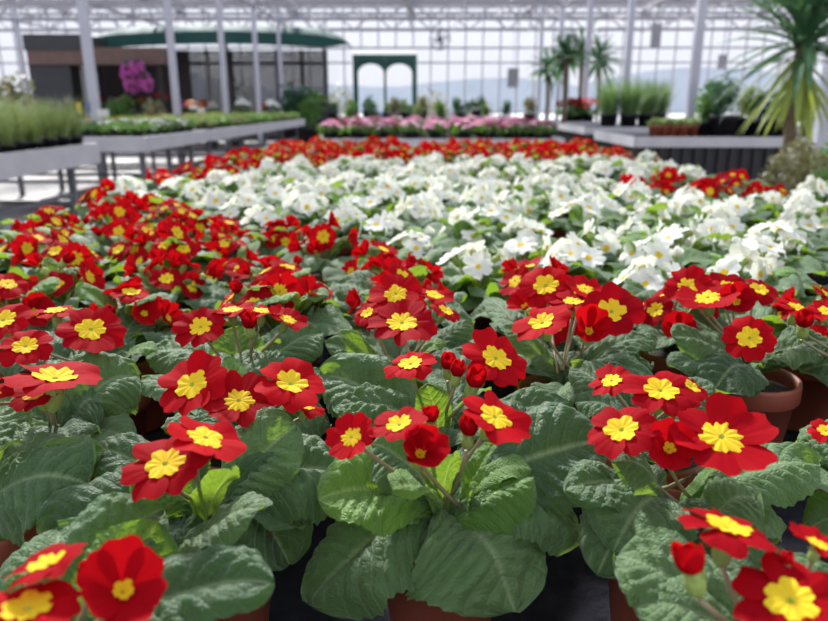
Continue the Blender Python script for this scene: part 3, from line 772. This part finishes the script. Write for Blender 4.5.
# ------------------------------------------------------------------ side benches
def bench(x0, x1, y0, y1, z, th, label, m_edge, m_leg, dark=False, nleg=3, ribs=False):
    t = empty('plant_bench', ((x0 + x1) / 2, (y0 + y1) / 2, 0), label=label, cat='bench'); X, Y = (x1 - x0), (y1 - y0)
    MB().box((0, 0, z - .03), (X - .04, Y - .04, .03)).build('bench_bed', M_MAT if dark else M_SOIL, t)
    m = MB()
    for s in (-1, 1): m.box((s * (X / 2 - .012), 0, z - th / 2 + .03), (.024, Y, th)); m.box((0, s * (Y / 2 - .012), z - th / 2 + .03), (X - .05, .024, th))
    m.build('edge_rail', m_edge, t)
    for i in range(nleg):
        yy = -Y / 2 + .25 + (Y - .5) * i / (nleg - 1)
        for s in (-1, 1): MB().box((s * (X / 2 - .15), yy, (z - th) / 2), (.05, .05, z - th + .04)).build('leg', m_leg, t)
        MB().box((0, yy, .35), (X - .3, .035, .035)).build('cross_bar', m_leg, t)
    for s in (-1, 1): MB().box((s * (X / 2 - .15), 0, .42), (.03, Y - .5, .03)).build('side_bar', m_leg, t)
    if ribs:
        m = MB(); k = -X / 2 + .05
        while k < X / 2: m.box((k, -Y / 2 + .03, z * .5), (.03, .03, z * .9)); k += .12
        k = -Y / 2 + .05
        while k < Y / 2: m.box((-X / 2 + .03, k, z * .5), (.03, .03, z * .9)); k += .12
        m.box((0, -Y / 2 + .06, z * .465), (X - .12, .02, z * .92)); m.box((-X / 2 + .06, 0, z * .465), (.02, Y - .12, z * .92))
        m.build('ribbed_side', m_leg, t)
    return t
bench(-5.4, -2.80, 3.4, 6.15, .80, .17, 'near left metal bench holding tall wispy grasses', M_GALV, M_STEEL)
bench(-5.4, -2.84, 7.3, 9.4, .80, .15, 'second left metal bench with low white blooms', M_GALV, M_STEEL)
bench(-5.2, -2.80, 9.55, 17.0, .80, .15, 'long far left metal bench covered in low green plants', M_GALV, M_STEEL, nleg=5)
bench(-1.08, 1.35, 6.9, 10.6, .80, .12, 'central bench behind the primrose bench carrying pink flowers', M_GALV, M_STEEL)
bench(2.12, 5.9, 7.3, 9.0, .80, .10, 'black ribbed bench on the right holding small terracotta pots', M_GALV, M_BLACKP, True, ribs=True)
bench(2.35, 4.6, 10.6, 12.8, .80, .10, 'black ribbed bench on the right holding tall feathery grasses', M_GALV, M_BLACKP, True, ribs=True)
bench(2.25, 3.4, 14.0, 16.0, .80, .10, 'small dark bench far right holding bright red pot flowers', M_GALV, M_BLACKP, True, ribs=True)
bench(-1.6, 2.2, 12.6, 15.0, .80, .10, 'dark bench of mixed green pots beyond the pink flowers', M_BLACKP, M_BLACKP, True)
bench(-2.6, 1.6, 17.5, 20.0, .80, .10, 'farthest dark bench of green pots before the end wall', M_BLACKP, M_BLACKP, True)
bench(1.42, 2.6, 2.5, 4.4, .62, .08, 'low black stand beside the primroses on the right edge', M_BLACKP, M_BLACKP, True)

def potm(r, h, m, name='pot'):
    q = MB(); q.lathe([(0, 0), (r * .72, 0), (r * .93, h * .82), (r, h * .84), (r, h), (r * .9, h), (r * .88, h * .86), (0, h * .86)], n=18); return q.mesh(name, m, True)
PB = potm(.075, .11, M_BLACKP); PT = potm(.05, .12, M_POT); PBIG = potm(.15, .24, M_BLACKP); PTBIG = potm(.2, .34, M_BLACKP)
# grasses
GR = []
for i in range(4):
    rs = random.Random(i + 500); g = MB()
    for _ in range(130):
        a = rs.uniform(0, 6.28); r0 = rs.uniform(0, .05); ln = rs.uniform(.22, .52); lean = rs.uniform(.05, .30)
        b = V((math.cos(a) * r0, math.sin(a) * r0, 0)); d_ = V((math.cos(a), math.sin(a), 0)); sd = V((-d_.y, d_.x, 0)) * .0028
        pts = [b + d_ * lean * (t_ ** 2) * 1.2 + V((0, 0, ln * (t_ - .25 * t_ ** 3))) for t_ in (0, .35, .7, 1)]
        n0 = len(g.v)
        for j, p in enumerate(pts): wv = (1, .9, .6, .05)[j]; g.v += [p - sd * wv, p + sd * wv]
        for j in range(3): g.face((n0 + 2 * j, n0 + 2 * j + 1, n0 + 2 * j + 3, n0 + 2 * j + 2))
    GR.append(g.mesh('grass_tuft', M_GRASS))
def potted(name, loc, potmesh, ph, parts, label, cat, group=None, rz=0, sc=1.):
    o = empty(name, loc, rz, label=label, cat=cat, group=group); o.scale = (sc,) * 3
    link('pot', potmesh, o)
    for nm, me in parts: link(nm, me, o, Matrix.Translation((0, 0, ph)))
    return o
k = 0
for i in range(7):
    for j in range(12):
        x = -2.93 - i * .20 ; yy = 3.75 + j * .205
        rs = random.Random(i * 31 + j)
        p = V((x, yy, 1)) - CAM
        if 414 + p.dot(RGT) / p.dot(FWD) * FPX < -30: continue
        potted('potted_grass', (x + rs.uniform(-.02, .02), yy + rs.uniform(-.02, .02), .79), PB, .09, [('blades', GR[rs.randrange(4)])],
               f'potted wispy grass, {ORD[i + 1]} line in from the aisle, {ORD[12 - j]} from the bench far end', 'ornamental grass', 'wispy grasses on the near left bench', rs.uniform(0, 6), rs.uniform(.75, 1.0))
# low bedding plants
def mound(seed, mfol, mblo, r=.10, hgt=.09, nleaf=90, nblo=26, bs=.022):
    rs = random.Random(seed); g = MB(); leafball(g, (0, 0, hgt * .35), r, nleaf, .028, rs, .55); b = MB()
    for _ in range(nblo):
        a = rs.uniform(0, 6.28); rr = r * .95 * math.sqrt(rs.random()); p = V((math.cos(a) * rr, math.sin(a) * rr, hgt * (.95 - .5 * (rr / r) ** 2) + rs.uniform(-.01, .012)))
        nn = V((math.cos(a) * .5 * rr / r, math.sin(a) * .5 * rr / r - .25, 1)).normalized(); Mx = Matrix.Translation(p) @ orient(nn, a)
        n0 = len(b.v); b.v.append(Mx @ V((0, 0, -.004)))
        for q in range(10): aq = q * .6283; b.v.append(Mx @ V((math.cos(aq) * bs * (1 if q % 2 else .78), math.sin(aq) * bs * (1 if q % 2 else .78), .003)))
        for q in range(10): b.face((n0, n0 + 1 + q, n0 + 1 + (q + 1) % 10))
    return g.mesh('foliage', mfol), (b.mesh('blossoms', mblo) if nblo else None)
M_PINKL = plain('pale_pink_blossom', (.82, .50, .64), None, 10, .6); M_PINKD = plain('deep_pink_blossom', (.62, .06, .22), None, 10, .6); M_PINKM = plain('rose_pink_blossom', (.78, .24, .44), None, 10, .6)
PK = [[mound(600 + i + 10 * c, M_GRN, mm, .125, .12, 90, 34, .026) for i in range(2)] for c, mm in enumerate((M_PINKL, M_PINKM, M_PINKD))]
for i in range(9):
    for j in range(13):
        rs = random.Random(i * 50 + j + 9000); c = rs.choice((0, 0, 1, 1, 2)) if j % 3 != 1 else rs.choice((1, 2, 2))
        f, b = PK[c][rs.randrange(2)]
        potted('pink_primrose', (-.93 + i * .265 + rs.uniform(-.02, .02), 7.1 + j * .27, .79), PB, .08, [('foliage', f), ('blossoms', b)],
               f"{('pale', 'rose', 'deep')[c]} pink potted flower, {ORD[j + 1]} row back on its bench, {ORD[i + 1]} from left", 'pink primrose', 'pink flowers on the central bench', rs.uniform(0, 6))
LOWG = [mound(700 + i, M_GRN, M_WHB, .12, .08, 110, 0) [0] for i in range(3)]
WHM = [mound(710 + i, M_GRN, M_WHB, .12, .10, 80, 22, .024) for i in range(2)]; ORM = mound(720, M_GRN, M_ORB, .12, .1, 60, 26, .024); GRB = mound(721, M_GRASS, M_ORB, .12, .1, 120, 0)[0]
for i in range(8):
    for j in range(7):
        rs = random.Random(i * 50 + j + 9500); f, b = WHM[rs.randrange(2)]; wh = j > 1 and i < 7 and rs.random() < .8
        potted('white_bedding_flower' if wh else 'green_bedding_plant', (-3.0 - i * .27, 7.5 + j * .275, .79), PB, .08, [('foliage', f), ('blossoms', b)] if wh else [('foliage', LOWG[rs.randrange(3)])],
               f"{'low white-flowered' if wh else 'low green'} pot plant, {ORD[j + 1]} row of second left bench, {ORD[i + 1]} in from aisle", 'bedding plant', 'low plants on the second left bench', rs.uniform(0, 6))
for i in range(6):
    for j in range(24):
        rs = random.Random(i * 50 + j + 9900); orr = i > 3 and rs.random() < .5
        potted('orange_bedding_flower' if orr else 'green_bedding_plant', (-2.98 - i * .33, 9.75 + j * .30, .79), PB, .07, [('foliage', ORM[0]), ('blossoms', ORM[1])] if orr else [('foliage', rs.choice(LOWG + [GRB, GRB]))],
               f"{'orange-flowered' if orr else 'leafy green'} pot plant, {ORD[j + 1]} row of long left bench, {ORD[i + 1]} in from aisle", 'bedding plant', 'low plants on the long left bench', rs.uniform(0, 6), 1.15)

# mixed green pots beyond
def shrub_mesh(seed, m, r, h, n, size):
    rs = random.Random(seed); g = MB()
    for q in range(5): leafball(g, (rs.uniform(-r, r) * .5, rs.uniform(-r, r) * .5, h * (.3 + .13 * q)), r * .6, n // 5, size, rs, 1.2)
    return g.mesh('foliage', m)
SH = [shrub_mesh(800 + i, (M_GRN, M_DKGRN, M_HAZEL, M_GRASS)[i % 4], .20, .36, 420, .035) for i in range(6)]
def shrub(x, y, z, v, label, sc=1., pm=PBIG, ph=.2, cat='shrub', group=None):
    return potted('potted_shrub', (x, y, z), pm, ph, [('foliage', SH[v])], label, cat, group, rnd.uniform(0, 6), sc)
def flowerpot(x, y, z, blo, label, sc=1., pm=PB, ph=.09):
    f, b = blo; return potted('potted_flower', (x, y, z), pm, ph, [('foliage', f), ('blossoms', b)], label, 'pot flower', None, rnd.uniform(0, 6), sc)
for i in range(9):
    shrub(-1.35 + i * .41, 13.3 + (i % 2) * .5, .79, i % 6, f'small mixed pot shrub on dark bench behind the pink flowers, {ORD[i + 1]} from left', .62 + .1 * (i % 3), group='mixed pot shrubs beyond the pink flowers')
for i in range(9):
    shrub(-2.3 + i * .45, 18.1 + (i % 2) * .6, .79, (i * 5 + 1) % 6, f'small pot shrub near the end wall, {ORD[i + 1]} from left on the farthest bench', .7 + .12 * (i % 3), group='pot shrubs on the farthest bench')
# red pot flowers, far right
RK = mound(730, M_GRN, M_REDB, .16, .2, 130, 70, .03)
for i, px in enumerate((567, 577, 588)):
    p = at_d(px, 118, 14.35 + (i % 2) * .1); flowerpot(p.x, p.y, .79, RK, ('bright red pot flower left of the palm trunk', 'bright red pot flower between two others of its kind', 'bright red pot flower beside the slim column foot')[i], 1.7)
# feathery grasses in black pots
FG = []
for i in range(2):
    rs = random.Random(840 + i); g = MB()
    for _ in range(420):
        a = rs.uniform(0, 6.28); r0 = rs.uniform(0, .13); ln = rs.uniform(.3, .62); lean = rs.uniform(.0, .34)
        b = V((math.cos(a) * r0, math.sin(a) * r0, 0)); d_ = V((math.cos(a), math.sin(a), 0)); sd = V((-d_.y, d_.x, 0)) * .005; n0 = len(g.v)
        for j, t_ in enumerate((0, .5, 1)):
            p = b + d_ * lean * t_ ** 1.5 + V((0, 0, ln * t_)); wv = (1, .9, .1)[j]; g.v += [p - sd * wv, p + sd * wv]
        for j in range(2): g.face((n0 + 2 * j, n0 + 2 * j + 1, n0 + 2 * j + 3, n0 + 2 * j + 2))
    FG.append(g.mesh('feathery_blades', M_FEATH))
for i, (px, D) in enumerate(((608, 11.1), (628, 11.0), (645, 11.4), (657, 11.8))):
    p = at_d(px, 125, D); potted('feathery_grass', (p.x, p.y, .79), PBIG, .2, [('blades', FG[i % 2])], ('feathery upright grass in black pot, leftmost on the ribbed bench', 'feathery upright grass in black pot before the slim column', 'feathery upright grass in black pot right of the slim column', 'feathery upright grass rightmost of its bench')[i], 'ornamental grass', 'feathery grasses in black pots', i, .95)
# terracotta pots on the right bench
TG = mound(850, M_GRASS, M_WHB, .055, .13, 110, 0)[0]
for i, (px, D) in enumerate(((654, 7.65), (663, 7.65), (672, 7.65), (682, 7.65), (692, 7.75), (659, 7.95), (669, 7.95), (679, 7.95))):
    p = at_d(px, 135, D)
    potted('terracotta_potted_herb', (p.x, p.y, .79), PT, .09, [('foliage', TG)], f"green herb in small terracotta pot, {ORD[i + 1] if i < 5 else ORD[i - 4]} from left in the {'front' if i < 5 else 'back'} line", 'potted herb', 'small terracotta pots', i, 1.25)
for i, (px, D, v, sc, lb) in enumerate(((700, 7.9, 0, .75, 'dark green shrub in black pot next to the terracotta pots'), (722, 7.75, 1, 1.05, 'largest dark shrub in a round black pot on right bench'), (742, 8.1, 3, .9, 'yellow-green shrub in black pot left of the yucca'),
                                       (762, 7.9, 1, .85, 'dark shrub in black pot just behind the yucca'), (712, 8.5, 4, 1.0, 'grey-green shrub behind the round black pot'), (780, 8.3, 0, .8, 'green shrub behind the yucca trunk'))):
    p = at_d(px, 135, D); shrub(p.x, p.y, .79, v, lb, sc)
for px, D, blo, lb in ((818, 8.2, mound(860, M_GRN, M_YELB, .15, .3, 120, 40, .035), 'yellow-flowering pot plant at the right edge'), (810, 7.8, mound(861, M_GRN, M_PURB, .13, .2, 120, 30, .03), 'violet-flowering pot plant at the right edge')):
    p = at_d(px, 130, D); flowerpot(p.x, p.y, .79, blo, lb, 1.2)
for i, (px, D, sc, v) in enumerate(((785, 3.3, .55, 2), (812, 2.95, .6, 2), (835, 3.3, .6, 4), (800, 3.8, .6, 2), (826, 2.7, .5, 0))):
    p = at_d(px, 160, D); shrub(p.x, p.y, .61, v, ('bronze-leaved pot plant nearest the primrose bench', 'bronze-leaved pot plant at front of the low black stand', 'leafy pot plant cut by the right edge, on the low stand', 'bronze-leaved pot plant under the yucca', 'green pot plant at the front right edge of the low stand')[i], sc)

# strap-leaved crowns
def strap_crown(n, ln, wd, rs, lo, hi, m, droop=.35):
    g = MB()
    for i in range(n):
        a = rs.uniform(0, 6.28); el = rs.uniform(lo, hi); d_ = V((math.cos(a) * math.cos(el), math.sin(a) * math.cos(el), math.sin(el))); sd = V((-math.sin(a), math.cos(a), 0)); l_ = ln * rs.uniform(.75, 1.1); dr = droop * rs.uniform(.3, 1.2)
        n0 = len(g.v); z0 = rs.uniform(-.05, .12)
        for j in range(7):
            t_ = j / 6; p = V((0, 0, z0)) + d_ * (l_ * t_) + V((0, 0, -dr * l_ * t_ ** 2.5)); wv = wd * (.5 + 1.1 * t_ if t_ < .4 else (1 - ((t_ - .4) / .6) ** 2)) * .5
            g.v += [p - sd * wv, p + V((0, 0, -wv * .35)), p + sd * wv]
        for j in range(6):
            for q in (0, 1): g.face((n0 + 3 * j + q, n0 + 3 * j + q + 1, n0 + 3 * j + q + 4, n0 + 3 * j + q + 3))
    return g
p = at_d(789, 140, 5.3)
yu = empty('yucca', (p.x, p.y, 0), label='tall yucca with long arching sword leaves at right edge', cat='yucca')
link('pot', PTBIG, yu); MB().tube([(0, 0, .25), (.01, 0, .8), (-.01, 0, 1.2), (0, 0, 1.75)], [.05, .045, .045, .03], 12).build('trunk', M_BARK, yu, True)
rs = random.Random(77)
g = strap_crown(80, .66, .060, rs, -.5, 1.4, M_YUC, .35)
link('crown', g.mesh('crown', M_YUC), yu, Matrix.Translation((0, 0, 1.52)))
g = strap_crown(60, .60, .058, rs, -.1, 1.3, M_YUC, .3); link('crown', g.mesh('crown', M_YUC), yu, Matrix.Translation((.06, 0, 1.82)))
g = strap_crown(34, .55, .055, rs, -1.3, -.6, M_YUCY, .25); link('old_leaves', g.mesh('old_leaves', M_YUCY), yu, Matrix.Translation((0, 0, 1.42)))
for i, (px, py, D, tr) in enumerate(((566, 57, 13.4, .40), (548, 70, 19.4, .46), (600, 62, 19.9, .62), (582, 48, 16.3, .58))):
    p = at_d(px, py, D); o = empty('palm', (p.x, p.y, 0), label=('dark fan-headed palm left of the slim right column', 'small palm leftmost of the far cluster', 'palm with drooping fronds right of the slim column', 'tallest palm of the far cluster')[i], cat='palm')
    link('pot', PTBIG, o); MB().tube([(0, 0, .2), (.03, 0, p.z * .6), (0, 0, p.z)], .05, 8).build('trunk', M_BARK, o, True)
    g = strap_crown(60, tr * 1.5, .09, random.Random(i + 20), -.5, 1.2, M_DKGRN, .5); link('crown', g.mesh('crown', M_DKGRN), o, Matrix.Translation((0, 0, p.z)))

# hanging signs and fan
for i, (px, py, D, w_, h_, lb) in enumerate(((656, 36, 12, .16, .36, 'grey hanging sign between the two right columns'), (722, 62, 14, .16, .26, 'small grey hanging sign right of the nearest right column'), (513, 78, 20, .3, .5, 'pale grey board hanging before the end wall'))):
    p = at_d(px, py, D); o = empty('hanging_sign', p, label=lb, cat='sign'); MB().box((0, 0, 0), (w_, .02, h_)).build('board', M_SIGN, o); MB().bar((0, 0, h_ / 2), (0, 0, 3.5 - p.z), .012).build('cord', M_STEEL, o)
p = at_d(440, 39, 21); o = empty('ceiling_fan', p, label='round dark circulation fan hanging from the roof near the middle', cat='fan')
m = MB(); m.tube([(0, -.1, 0), (0, .1, 0)], .0, 8)
m = MB()
for r_, yy in ((.28, -.08), (.28, .08), (.16, -.1)):
    pts = [(r_ * math.cos(a * .3142), yy, r_ * math.sin(a * .3142)) for a in range(21)]; m.tube(pts, .012, 5)
for a in range(8): m.bar((0, -.1, 0), (.28 * math.cos(a * .785), -.08, .28 * math.sin(a * .785)), .01)
m.build('guard', M_STEEL, o)
m = MB()
for a in range(4): m.bar((0, 0, 0), (.24 * math.cos(a * 1.57 + .3), .03, .24 * math.sin(a * 1.57 + .3)), .09, .02)
m.build('blades', M_STEEL, o); MB().box((0, .12, 0), (.14, .2, .14)).build('motor', M_STEEL, o); MB().bar((0, .1, .05), (0, .1, 3.45 - p.z), .02).build('hanger', M_STEEL, o)

# ------------------------------------------------------------------ dark hut, canopy and its wares, far left
def X_at(px, D): return at_d(px, 100, D).x
hut = empty('kiosk', (X_at(110, 20), 20.5, 0), label='dark wooden sales hut with brown fascia at far left', cat='hut')
hx = hut.location.x; a, b = X_at(42, 20) - hx, X_at(168, 20) - hx
MB().box(((a + b) / 2, 1.6, 1.35), (b - a, .08, 2.7)).build('rear_wall', M_WOOD, hut)
MB().box((a + .55, 0, 1.26), (1.1, 1.9, 2.52)).build('side_cabin', M_DARK, hut)
MB().box((a + .75, -.1, 2.72), (1.5, 1.9, .4)).build('roof_box', M_DARK, hut)
MB().box(((a + b) / 2 + .1, -.58, 2.38), (b - a + .1, .9, .42)).build('fascia', M_BROWN, hut)
MB().box(((a + b) / 2 + .3, 0, .5), (b - a - 1.2, .7, 1.0)).build('counter', M_WOOD, hut)
for x in (b - .05, a + 1.6): MB().box((x, -.8, 1.1), (.1, .1, 2.2)).build('post', M_WOOD, hut)
m = MB()
for k in range(12): m.box((a + 1.55, -.85, .9 + k * .11), (.45, .03, .045))
m.build('slatted_screen', M_PALE, hut)
wl = empty('timber_screen', (X_at(250, 22), 22.6, 0), label='long dark timber screen behind the slim left columns', cat='screen')
a, b = X_at(180, 22) - wl.location.x, X_at(324, 22) - wl.location.x
m = MB(); k = 0
while k < 22: m.box(((a + b) / 2, 0, .1 + k * .122), (b - a, .03, .100)); k += 1
m.build('boards', M_WOOD, wl)
for i in range(7): MB().box((a + (b - a) * i / 6, .05, 1.37), (.1, .1, 2.74)).build('post', M_WOOD, wl)
m = MB()
for k in range(14): m.box((a + .85, -.06, 1.0 + k * .12), (.5, .03, .05))
m.build('pale_louvres', M_PALE, wl)
MB().box((b - .4, -.5, .6), (1.6, .5, 1.2)).build('cupboard', M_DARK, wl)
can = empty('canopy', (X_at(225, 21.5), 21.9, 0), label='wide dark green fabric canopy stretched over the hut area', cat='canopy')
a, b = X_at(92, 21.5) - can.location.x, X_at(351, 21.5) - can.location.x
def canf(u, v):
    x = a + (b - a) * u; tip = min(1, (1 - u) * 9, u * 8) ** .5
    return V((x, (v - .5) * 1.8, 2.80 + .42 * tip * math.sin(math.pi * (.12 + .76 * v)) + .16 * math.sin(u * 3.1)))
g = MB(); g.grid(canf, 40, 10); g.grid(lambda u, v: canf(u, 0) + V((0, -.005, -.34 * v * min(1, (1 - u) * 9, u * 8) ** .5 + .02)), 40, 3); g.build('fabric', M_GREENC, can, True)
for x in (a + .6, (a + b) / 2, b - .9): MB().bar((x, .6, 0), (x, .6, 3.2), .07).build('pole', M_STEEL, can)
# orchids hanging, hut wares
for i, (px, py) in enumerate(((127, 72), (137, 68), (146, 82), (131, 84))):
    p = at_d(px, py, 19.2); o = empty('hanging_orchid', p, label=('magenta hanging blossom cluster at the left end under the fascia', 'magenta hanging blossom cluster highest under the fascia', 'magenta hanging blossom cluster nearest the second column', 'lowest magenta blossom cluster under the fascia')[i], cat='hanging flower')
    g = MB(); leafball(g, (0, 0, 0), .2, 160, .05, random.Random(i), 1.3); g.build('blossoms', M_ORCH, o); g = MB(); leafball(g, (0, 0, .15), .12, 50, .06, random.Random(i + 9)); g.build('foliage', M_DKGRN, o)
    MB().bar((0, 0, 0), (0, 0, 2.25 - p.z + .05), .012).build('cord', M_STEEL, o)
for i, (px, D, sc, v) in enumerate(((20, 17, 3.1, 2), (70, 18, 1.2, 1), (155, 18.6, 1.4, 2), (118, 18.8, 1.5, 0), (300, 20.5, 1.9, 1), (313, 19.5, 1.6, 0), (290, 20.3, 1.4, 1), (210, 20, 1.0, 1), (236, 20.4, 1.1, 2), (408, 21, 1.3, 1), (392, 20.6, 1.0, 2))):
    p = at_d(px, 120, D); shrub(p.x, p.y, 0, v, ('bare brownish small tree by the far left windows', 'dark bushy pot plant before the dark cabin', 'bronze shrub under the magenta blossoms', 'green shrub before the hut counter', 'tall dark shrub at the right part of timber screen',
        'green shrub at the right end of timber screen', 'dark shrub beside the fifth left column', 'dark shrub before the timber screen centre-left', 'bronze shrub before the timber screen centre', 'dark shrub in front of the arched door right leaf', 'bronze shrub in front of the arched door')[i], sc * (1.5 if i else .95))
for px, py, c, lb in ((79, 108, M_YELB, 'small yellow price card on a stick behind the grasses'), (88, 107, M_BLUE, 'small blue price card on a stick behind the grasses')):
    p = at_d(px, py, 9.6 if False else 7.45); o = empty('plant_label', (p.x, p.y, .8), label=lb, cat='price card'); hh = p.z - .8
    MB().box((0, 0, hh), (.05, .004, .11)).build('card', c, o); MB().bar((0, .004, 0), (0, .004, hh), .006).build('stick', M_STEEL, o)
for i, (px, py) in enumerate(((103, 113), (193, 107), (201, 110))):
    p = at_d(px, py, (7.9, 13, 12.4)[i]); o = empty('plant_label', (p.x, p.y, .8), label=('white price card among the white blooms', 'white price card on the long left bench, left one', 'white price card on the long left bench, right one')[i], cat='price card'); hh = p.z - .8
    MB().box((0, 0, hh), (.13, .004, .08)).build('card', M_WHB, o); MB().bar((0, .004, 0), (0, .004, hh), .006).build('stick', M_STEEL, o)

WARES = [mound(900 + i, M_GRN, mm, .13, .22, 70, 40, .035) for i, mm in enumerate((M_REDB, M_ORB, M_WHB, M_YELB, M_ORCH))]
for i, (px, c, sc_) in enumerate(((100, 0, 1.3), (112, 2, 1.1), (121, 4, 1.2), (142, 1, 1.2), (150, 2, 1.0), (160, 0, 1.6))):
    p = at_d(px, 100, 20.25); o = flowerpot(p.x, p.y, 1.0, WARES[c], f"{('red', 'white', 'magenta', 'orange', 'small white', 'tall red')[i]} pot flower on the hut counter, {ORD[i + 1]} from left", sc_)
for i, (px, c, sc_) in enumerate(((192, 1, 1.5), (203, 1, 1.5), (214, 2, 1.3), (243, 2, 1.6), (262, 0, 1.3), (272, 2, 1.5), (184, 4, 1.4))):
    p = at_d(px, 112, 18.6 + .2 * (i % 2)); o = flowerpot(p.x, p.y, .80, WARES[c], f"{('orange', 'orange', 'white', 'white', 'red', 'white', 'magenta')[i]} pot flower on the low shelf before the timber screen, {('second', 'third', 'fourth', 'fifth', 'sixth', 'seventh', 'first')[i]} from left", sc_)
bench(X_at(178, 18.7), X_at(285, 18.7), 18.3, 19.2, .80, .10, 'low wooden display shelf before the dark timber screen', M_BROWN, M_WOOD, True)

# ------------------------------------------------------------------ light
wd = bpy.data.worlds.new('sky'); bpy.context.scene.world = wd; wd.use_nodes = True; nt = wd.node_tree; bg = nt.nodes['Background']
tc = nd(nt, 'ShaderNodeTexCoord'); sp = nd(nt, 'ShaderNodeSeparateXYZ'); nt.links.new(tc.outputs['Generated'], sp.inputs[0])
el = mth(nt, 'MAXIMUM', sp.outputs[2], 0.)
col = mixc(nt, mth(nt, 'POWER', el, .7), (.93, .93, 1.0), (.80, .88, 1.0))
nt.links.new(col, bg.inputs[0])
ahead = mth(nt, 'MAXIMUM', sp.outputs[1], 0.)
st = mth(nt, 'ADD', .80, mth(nt, 'MULTIPLY', mth(nt, 'POWER', el, 1.0), .3))
st = mth(nt, 'ADD', st, mth(nt, 'MULTIPLY', mth(nt, 'MULTIPLY', ahead, el), 1.0))
nt.links.new(st, bg.inputs[1])
sl = bpy.data.lights.new('sun', 'SUN'); so = bpy.data.objects.new('sun', sl); C.objects.link(so)
sl.energy = 7.5; sl.angle = R(7); sl.color = (1, .97, .92)
so.rotation_euler = V((.42, -1, -.78)).to_track_quat('-Z', 'Y').to_euler()
sc = bpy.context.scene
sc.view_settings.view_transform = 'Standard'; sc.view_settings.look = 'None'; sc.view_settings.gamma = 1; sc.view_settings.use_curve_mapping = False
sc.view_settings.exposure = 0.40
